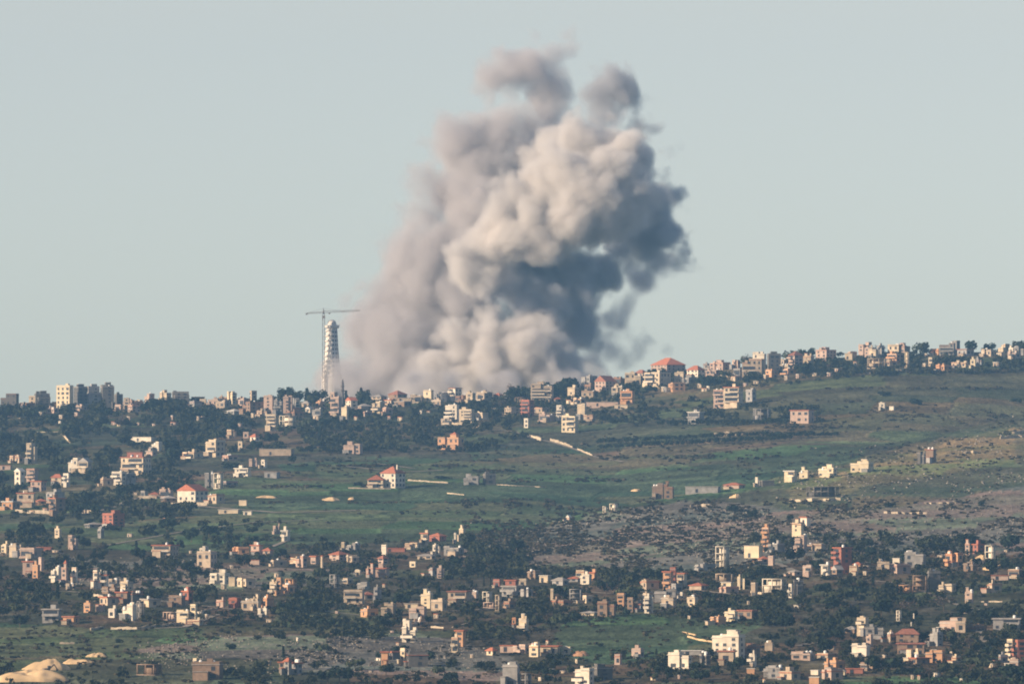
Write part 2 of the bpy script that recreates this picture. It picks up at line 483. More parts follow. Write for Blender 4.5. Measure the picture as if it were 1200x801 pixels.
def smoke_part(name, puffs, grow, wide, knob, soft, k, res, thr, vcol, ccol, aniso, parent):
    mv = smoke_volume_mat(name + "_fog", vcol, 1.0, aniso)
    vol = bpy.data.volumes.new(name + "_veil")
    o = new_obj(name + "_veil", vol, parent)
    md = o.modifiers.new("fog", 'NODES')
    md.node_group = smoke_tree(name + "_fog", puffs, grow, wide, knob, soft, k, res, None, mv)
    vol.materials.append(mv)
    tmp = bpy.data.objects.new("tmp", bpy.data.meshes.new("tmp"))
    COL.objects.link(tmp)
    tmp.modifiers.new("core", 'NODES').node_group = smoke_tree(name + "_core", puffs, grow, wide, knob, soft, k, res * 2.0, thr)
    dg = bpy.context.evaluated_depsgraph_get()
    me = bpy.data.meshes.new_from_object(tmp.evaluated_get(dg), depsgraph=dg)
    bpy.data.objects.remove(tmp)
    bm = bmesh.new(); bm.from_mesh(me); bm.verts.ensure_lookup_table()
    seen, best = set(), []
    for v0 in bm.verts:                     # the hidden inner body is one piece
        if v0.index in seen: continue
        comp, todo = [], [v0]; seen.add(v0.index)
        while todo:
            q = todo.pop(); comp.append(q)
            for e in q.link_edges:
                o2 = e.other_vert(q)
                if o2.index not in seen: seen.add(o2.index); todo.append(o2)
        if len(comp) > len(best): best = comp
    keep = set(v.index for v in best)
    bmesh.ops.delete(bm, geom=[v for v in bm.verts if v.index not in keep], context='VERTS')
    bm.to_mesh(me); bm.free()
    me.name = name
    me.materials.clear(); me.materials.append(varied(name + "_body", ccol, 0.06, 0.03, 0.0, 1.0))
    me.polygons.foreach_set("use_smooth", np.ones(len(me.polygons), bool))
    c = new_obj(name, me, parent)
    print("smoke", name, len(me.vertices))
    return c
plume = new_obj("smoke_plume", None, None, label="huge grey and beige smoke plume rising from behind the ridge beside the tower", category="smoke plume")
plume.location = base_c
KN = ((0.028, 28.0), (0.07, 14.0), (0.16, 7.0))
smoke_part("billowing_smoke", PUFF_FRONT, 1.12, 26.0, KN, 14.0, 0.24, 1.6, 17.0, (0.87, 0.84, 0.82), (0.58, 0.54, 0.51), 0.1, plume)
smoke_part("shaded_dark_smoke", PUFF_DARK, 1.12, 26.0, KN, 12.0, 0.20, 1.7, 17.0, (0.60, 0.62, 0.67), (0.20, 0.20, 0.215), 0.1, plume)  # darker smoke; its colour also paints the shade of right lobe and belly
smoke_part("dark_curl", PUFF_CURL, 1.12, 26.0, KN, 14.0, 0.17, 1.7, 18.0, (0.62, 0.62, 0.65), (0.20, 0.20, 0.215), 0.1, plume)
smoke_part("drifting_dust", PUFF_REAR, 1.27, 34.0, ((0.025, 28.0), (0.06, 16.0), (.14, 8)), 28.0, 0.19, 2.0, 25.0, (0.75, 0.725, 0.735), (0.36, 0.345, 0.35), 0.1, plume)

# ------------------------------------------------------------------ buildings
def box_mesh(name, x0, x1, y0, y1, z0, z1, mat):
    v = [(x, y, z) for z in (z0, z1) for y in (y0, y1) for x in (x0, x1)]
    f = [(0, 2, 3, 1), (4, 5, 7, 6), (0, 1, 5, 4), (2, 6, 7, 3), (0, 4, 6, 2), (1, 3, 7, 5)]
    return mesh_np(name, v, f, mat)
def merge_mesh(name, parts, mat, smooth=False):
    bm = bmesh.new()
    for vs, fs in parts:
        bv = [bm.verts.new(v) for v in vs]
        for f in fs: bm.faces.new([bv[i] for i in f])
    bmesh.ops.recalc_face_normals(bm, faces=bm.faces)
    me = bpy.data.meshes.new(name); bm.to_mesh(me); bm.free()
    me.materials.append(mat)
    return me
def bx(x0, x1, y0, y1, z0, z1):
    return ([(x, y, z) for z in (z0, z1) for y in (y0, y1) for x in (x0, x1)],
            [(0, 2, 3, 1), (4, 5, 7, 6), (0, 1, 5, 4), (2, 6, 7, 3), (0, 4, 6, 2), (1, 3, 7, 5)])
def cyl(cx, cy_, z0, z1, r, n=12, r1=None):
    r1 = r if r1 is None else r1
    v = [(cx + rr * math.cos(2 * math.pi * i / n), cy_ + rr * math.sin(2 * math.pi * i / n), z) for z, rr in ((z0, r), (z1, r1)) for i in range(n)]
    f = [(i, (i + 1) % n, n + (i + 1) % n, n + i) for i in range(n)] + [tuple(range(n))[::-1], tuple(range(n, 2 * n))]
    return v, f
# one window: a recess frame with a dark pane, unit wide and high, standing 4 cm off the wall
WIN = merge_mesh("window", [bx(-.5, .5, -.04, .10, -.5, .5)], M_GLASS)
SILL = {k: merge_mesh("sill", [bx(-.58, .58, -.16, .05, -.58, -.5)], m) for k, m in WALL.items()}
TANK = merge_mesh("water_tank", [cyl(0, 0, 0, 1.3, .62), cyl(0, 0, 1.3, 1.5, .62, 12, .2)], M_TANK)

TAKEN = []          # outlines in the picture that trees in front should leave free
def building(x, base, w_, h_, s, opts, wall, roof, storeys, label, turn=None):
    """x: left edge, base: foot, w_, h_: size in the photograph; s: share of the lit front in the width"""
    loc = hit(x + w_ / 2, base)
    d = loc.y; mpp = d / F
    Wp, H = w_ * mpp, h_ * mpp
    s = min(max(s, .04), .97)
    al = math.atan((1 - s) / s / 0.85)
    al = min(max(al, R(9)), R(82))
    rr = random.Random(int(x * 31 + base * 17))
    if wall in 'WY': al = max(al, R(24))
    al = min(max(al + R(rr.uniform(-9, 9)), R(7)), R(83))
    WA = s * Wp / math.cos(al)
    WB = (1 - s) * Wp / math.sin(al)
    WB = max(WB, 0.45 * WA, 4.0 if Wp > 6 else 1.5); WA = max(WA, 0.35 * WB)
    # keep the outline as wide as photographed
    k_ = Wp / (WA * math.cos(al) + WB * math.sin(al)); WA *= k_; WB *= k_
    n_st = storeys or max(1, round(H / 3.2))
    low = 'l' in opts
    kind = "unfinished_building" if 's' in opts else "shed" if low else "apartment_block" if n_st >= 5 else "villa" if ('h' in opts or 'e' in opts or 'g' in opts) else "balcony_house" if 'b' in opts else "house"
    root = new_obj(kind, None, None, label=label, category={"unfinished_building": "unfinished building", "apartment_block": "apartment block", "balcony_house": "house"}.get(kind, kind))
    root.location = loc
    root.rotation_euler = (0, 0, -al)
    TAKEN.append((x, base - h_, x + w_, base))
    a, b_ = WA / 2, WB / 2
    wm, rm = WALL[wall], ROOF[roof]
    found = -1.6
    roof_h = 0.0
    hip, gab = 'h' in opts, 'g' in opts
    if hip or gab: roof_h = min(H * .38, .32 * min(WA, WB) + .8)
    hut = 't' in opts
    hut_h = 2.4 if hut and H > 6 else (0.25 * H if hut else 0)
    Hb = H - roof_h - (hut_h if not (hip or gab) else 0)
    st = Hb / n_st
    if 's' in opts:
        # bare concrete frame: floor slabs on columns with a dark core behind
        for i in range(n_st + 1):
            z = i * st
            new_obj("floor_slab", box_mesh("floor_slab", -a, a, -b_, b_, z - .14 if i else found, z + .14, wm), root)
        nx_, ny_ = max(2, round(WA / 4.5) + 1), max(2, round(WB / 4.5) + 1)
        for i in range(nx_):
            for j in range(ny_):
                if 0 < i < nx_ - 1 and 0 < j < ny_ - 1: continue
                cx, cy_ = -a + .25 + (2 * a - .5) * i / (nx_ - 1), -b_ + .25 + (2 * b_ - .5) * j / (ny_ - 1)
                new_obj("column", box_mesh("column", cx - .2, cx + .2, cy_ - .2, cy_ + .2, .15, Hb - .15, wm), root)
        new_obj("inner_wall", box_mesh("inner_wall", -a * .6, a * .8, -b_ * .1, b_ * .85, .16, Hb - .16, WALL['D' if wall in 'GD' else wall]), root)
        if rr.random() < .6 and n_st > 1:
            new_obj("infill_wall", box_mesh("infill_wall", -a + .5, -a * .1, -b_ + .5, -b_ + .7, .15, st - .15, wm), root)
    else:
        split = not (hip or gab or low or 'e' in opts) and w_ >= 9 and rr.random() < .75
        vols = [(-a, a, -b_, b_, Hb)]
        if split:       # two joined volumes, one lower and set back or forward
            cut = rr.uniform(-.3, .35) * a
            h2 = Hb * rr.choice((.72, .8, .88, .93)) if n_st > 1 else Hb * .85
            off = rr.choice((-.9, .8, 1.2))
            L_, R_ = (-a, cut, -b_, b_, Hb), (cut + .004, a, -b_ + off, b_ - .4, h2)
            if rr.random() < .5: L_, R_ = (-a, cut, -b_ + off, b_ - .4, h2), (cut + .004, a, -b_, b_, Hb)
            vols = [L_, R_]
        new_obj("wall", merge_mesh("wall", [bx(x0_, x1_, y0_, y1_, found, z_) for x0_, x1_, y0_, y1_, z_ in vols], wm), root)
        def front_y(u):
            for x0_, x1_, y0_, y1_, z_ in vols:
                if x0_ - .01 <= u <= x1_ + .01: return y0_, z_
            return -b_, Hb
        ov = .35 if Wp > 5 else .15
        if hip:
            rl = max(WA, WB) - min(WA, WB)
            if WA >= WB: rid = [(-rl / 2 - .05, 0), (rl / 2 + .05, 0)]
            else: rid = [(0, -rl / 2 - .05), (0, rl / 2 + .05)]
            zr = Hb + roof_h
            A_, B_ = a + .5, b_ + .5
            v = [(-A_, -B_, Hb + .02), (A_, -B_, Hb + .02), (A_, B_, Hb + .02), (-A_, B_, Hb + .02), (*rid[0], zr), (*rid[1], zr), (-A_, -B_, Hb - .2), (A_, -B_, Hb - .2), (A_, B_, Hb - .2), (-A_, B_, Hb - .2)]
            if WA >= WB: f = [(0, 1, 5, 4), (2, 3, 4, 5), (1, 2, 5), (3, 0, 4)]
            else: f = [(0, 1, 4), (1, 2, 5, 4), (2, 3, 5), (3, 0, 4, 5)]
            f += [(6, 7, 1, 0), (7, 8, 2, 1), (8, 9, 3, 2), (9, 6, 0, 3), (9, 8, 7, 6)]
            ro = new_obj("roof", merge_mesh("roof", [(v, f)], rm), root)
        elif gab:
            A_, B_ = a + .4, b_ + .3
            zr = Hb + roof_h
            v = [(-A_, -B_, Hb - .1), (A_, -B_, Hb - .1), (A_, B_, Hb - .1), (-A_, B_, Hb - .1), (0, -B_, zr), (0, B_, zr), (-A_, -B_, Hb + .1), (A_, -B_, Hb + .1), (A_, B_, Hb + .1), (-A_, B_, Hb + .1)]
            f = [(6, 7, 4), (8, 9, 5), (7, 8, 5, 4), (9, 6, 4, 5), (0, 1, 7, 6), (1, 2, 8, 7), (2, 3, 9, 8), (3, 0, 6, 9), (3, 2, 1, 0)]
            ro = new_obj("roof", merge_mesh("roof", [(v, f)], rm), root)
        else:
            eave = .55 if 'e' in opts else ov
            rt = .5 if 'e' in opts else .22
            for q_, (x0_, x1_, y0_, y1_, z_) in enumerate(vols):
                el_ = eave if (not split or x0_ == -a) else 0; er_ = eave if (not split or x1_ == a) else 0
                ro = new_obj("roof", merge_mesh("roof", [bx(x0_ - el_, x1_ + er_, y0_ - eave, y1_ + eave, z_ + .003, z_ + rt)], rm), root)
                if 'e' not in opts and not low:
                    pw, ph, zt = .18, rr.choice((.75, .9, .5)), z_ + rt + .003
                    new_obj("parapet", merge_mesh("parapet", [bx(x0_, x1_, y0_, y0_ + pw, zt, zt + ph), bx(x0_, x1_, y1_ - pw, y1_, zt, zt + ph), bx(x0_, x0_ + pw, y0_ + pw + .002, y1_ - pw - .002, zt, zt + ph), bx(x1_ - pw, x1_, y0_ + pw + .002, y1_ - pw - .002, zt, zt + ph)], wm), ro)
                if not low and rr.random() < .45 and w_ > 8:
                    rx_ = x0_ + (x1_ - x0_) * rr.uniform(.2, .7); rw_ = min(2.2, (x1_ - x0_) * .4)
                    new_obj("roof_room", merge_mesh("roof_room", [bx(rx_, rx_ + rw_, y0_ + .6, y0_ + .6 + rw_, z_ + rt + .003, z_ + rt + rr.uniform(1.4, 2.3))], wm), root)
        # windows
        def face(width, place, maxc, side):
            nc_ = min(maxc, max(1, int(width / 3.4)))
            ww, wh = min(1.5, width / nc_ * .5), min(1.8, st * .54)
            for r_ in range(min(n_st, 6)):
                for c_ in range(nc_):
                    if rr.random() < .12: continue
                    u = -width / 2 + width * (c_ + .5) / nc_ + rr.uniform(-.25, .25)
                    zc = st * (r_ + .52)
                    if side == 0 and zc + wh / 2 > front_y(u)[1] - .1: continue
                    sc_ = rr.choice((.8, 1, 1, 1.5))
                    wo = new_obj("window", WIN, root)
                    wo.location = place(u, zc); wo.scale = (ww * sc_, 1, wh)
                    wo.rotation_euler = (0, 0, side)
                    if w_ > 17:
                        new_obj("sill", SILL[wall], wo)
        if not low:
            if WA * math.cos(al) / mpp > 3.5: face(WA, lambda u, z: (u, front_y(u)[0] - .01, z), 5, 0)
            if WB * math.sin(al) / mpp > 4.5: face(WB * (.8 if split else 1), lambda u, z: (a + .01, u, z), 4, R(90))
        elif Wp > 5:
            do = new_obj("door", WIN, root); do.location = (-a * .3, -b_ - .01, min(1.1, Hb * .42)); do.scale = (min(1.4, WA * .3), 1, min(2.1, Hb * .8))
        # balconies along the front: slab and parapet on every storey
        if 'b' in opts:
            for i in range(1 if n_st > 1 else 0, n_st):
                z = i * st
                bw0, bw1 = rr.choice(((-a * .98, a * .98), (-a * .98, a * .35), (-a * .3, a * .98)))
                yb = min(v_[2] for v_ in vols)
                if z + st * .8 > min(v_[4] for v_ in vols) + .2: continue
                bal = new_obj("balcony", merge_mesh("balcony", [bx(bw0, bw1, yb - 1.7, -b_ - .003 if not split else yb - .003, z - .14, z + .14)], ROOF['w'] if wall in 'WCYB' else wm), root)
                new_obj("railing", merge_mesh("railing", [bx(bw0, bw1, yb - 1.7, yb - 1.56, z + .143, z + .95)], wm), bal)
                balcony_shade = new_obj("opening", WIN, root); balcony_shade.location = ((bw0 + bw1) / 2, yb - .06, z + st * .5); balcony_shade.scale = ((bw1 - bw0) * .86, 1, st * .66)  # dark strip painting in the shade behind the balcony
        if hut:
            hw, hd = max(1.2, min(WA * .32, 4.5)), max(1.2, min(WB * .5, 4.5))
            hx = rr.choice((-.55, -.2, .5)) * (a - hw / 2)
            z0 = Hb + (.225 if not (hip or gab) else -.5)
            hh = hut_h + (.5 + roof_h if (hip or gab) else -.2)
            hu = new_obj("stair_tower", merge_mesh("stair_tower", [bx(hx - hw / 2, hx + hw / 2, -hd * .4, hd * .6, z0, z0 + hh)], wm), root)
            if 'q' in opts:
                v = [(hx - hw / 2 - .3, -hd * .4 - .3, z0 + hh + .01), (hx + hw / 2 + .3, -hd * .4 - .3, z0 + hh + .01), (hx + hw / 2 + .3, hd * .6 + .3, z0 + hh + .01), (hx - hw / 2 - .3, hd * .6 + .3, z0 + hh + .01), (hx, hd * .1, z0 + hh + 1.7)]
                new_obj("tower_roof", merge_mesh("tower_roof", [(v, [(0, 1, 4), (1, 2, 4), (2, 3, 4), (3, 0, 4), (3, 2, 1, 0)])], ROOF['r']), hu)
            else:
                new_obj("tower_roof", merge_mesh("tower_roof", [bx(hx - hw / 2 - .2, hx + hw / 2 + .2, -hd * .4 - .2, hd * .6 + .2, z0 + hh + .003, z0 + hh + .2)], rm), hu)
        if ('k' in opts or (rr.random() < .4 and w_ > 10 and not low)) and not (hip or gab):
            for _ in range(rr.choice((1, 2))):
                tk = new_obj("water_tank", TANK, root)
                v_ = rr.choice(vols); tk.location = (v_[0] + (v_[1] - v_[0]) * rr.uniform(.2, .8), rr.uniform(-.5, .3) * b_, v_[4] + .225)
        if 'c' in opts:
            new_obj("chimney", merge_mesh("chimney", [bx(a * .5, a * .5 + .7, -.3, .4, Hb, Hb + roof_h + .9)], wm), root)
    if not low and 's' not in opts and rr.random() < .6:       # a small lower room built against the front
        ew, ed, eh = WA * rr.uniform(.3, .55), rr.uniform(1.8, 3.5), min(Hb * rr.uniform(.3, .55), rr.uniform(2.6, 3.6))
        ec = rr.choice((-1, 1)) * (a - ew / 2) * rr.uniform(.5, 1.1)
        ann = new_obj("annex", merge_mesh("annex", [bx(ec - ew / 2, ec + ew / 2, -b_ - ed, -b_ - .12, found, eh)], WALL[rr.choice((wall, wall, 'B', 'G'))]), root)
        new_obj("annex_roof", merge_mesh("annex_roof", [bx(ec - ew / 2 - .2, ec + ew / 2 + .2, -b_ - ed - .3, -b_ - .12, eh + .003, eh + .2)], rm), ann)
    for key, sx in (('w', -1), ('v', 1)):
        if key in opts:       # a lower wing on the left (w) or right (v)
            ww_ = WA * .42; wh_ = max(2.6, Hb * .5)
            c0 = sx * (a + ww_ / 2 + .003)
            wg = new_obj("side_wing", merge_mesh("side_wing", [bx(c0 - ww_ / 2, c0 + ww_ / 2, -b_ * .85, b_ * .6, found, wh_)], wm), root)
            new_obj("wing_roof", merge_mesh("wing_roof", [bx(c0 - ww_ / 2 - .1 * (sx < 0), c0 + ww_ / 2 + .1 * (sx > 0), -b_ * .85 - .25, b_ * .6 + .2, wh_ + .003, wh_ + .25)], rm), wg)
            wo = new_obj("window", WIN, root); wo.location = (c0, -b_ * .85 - .01, wh_ * .5); wo.scale = (min(1.5, ww_ * .4), 1, 1.3)
    return root

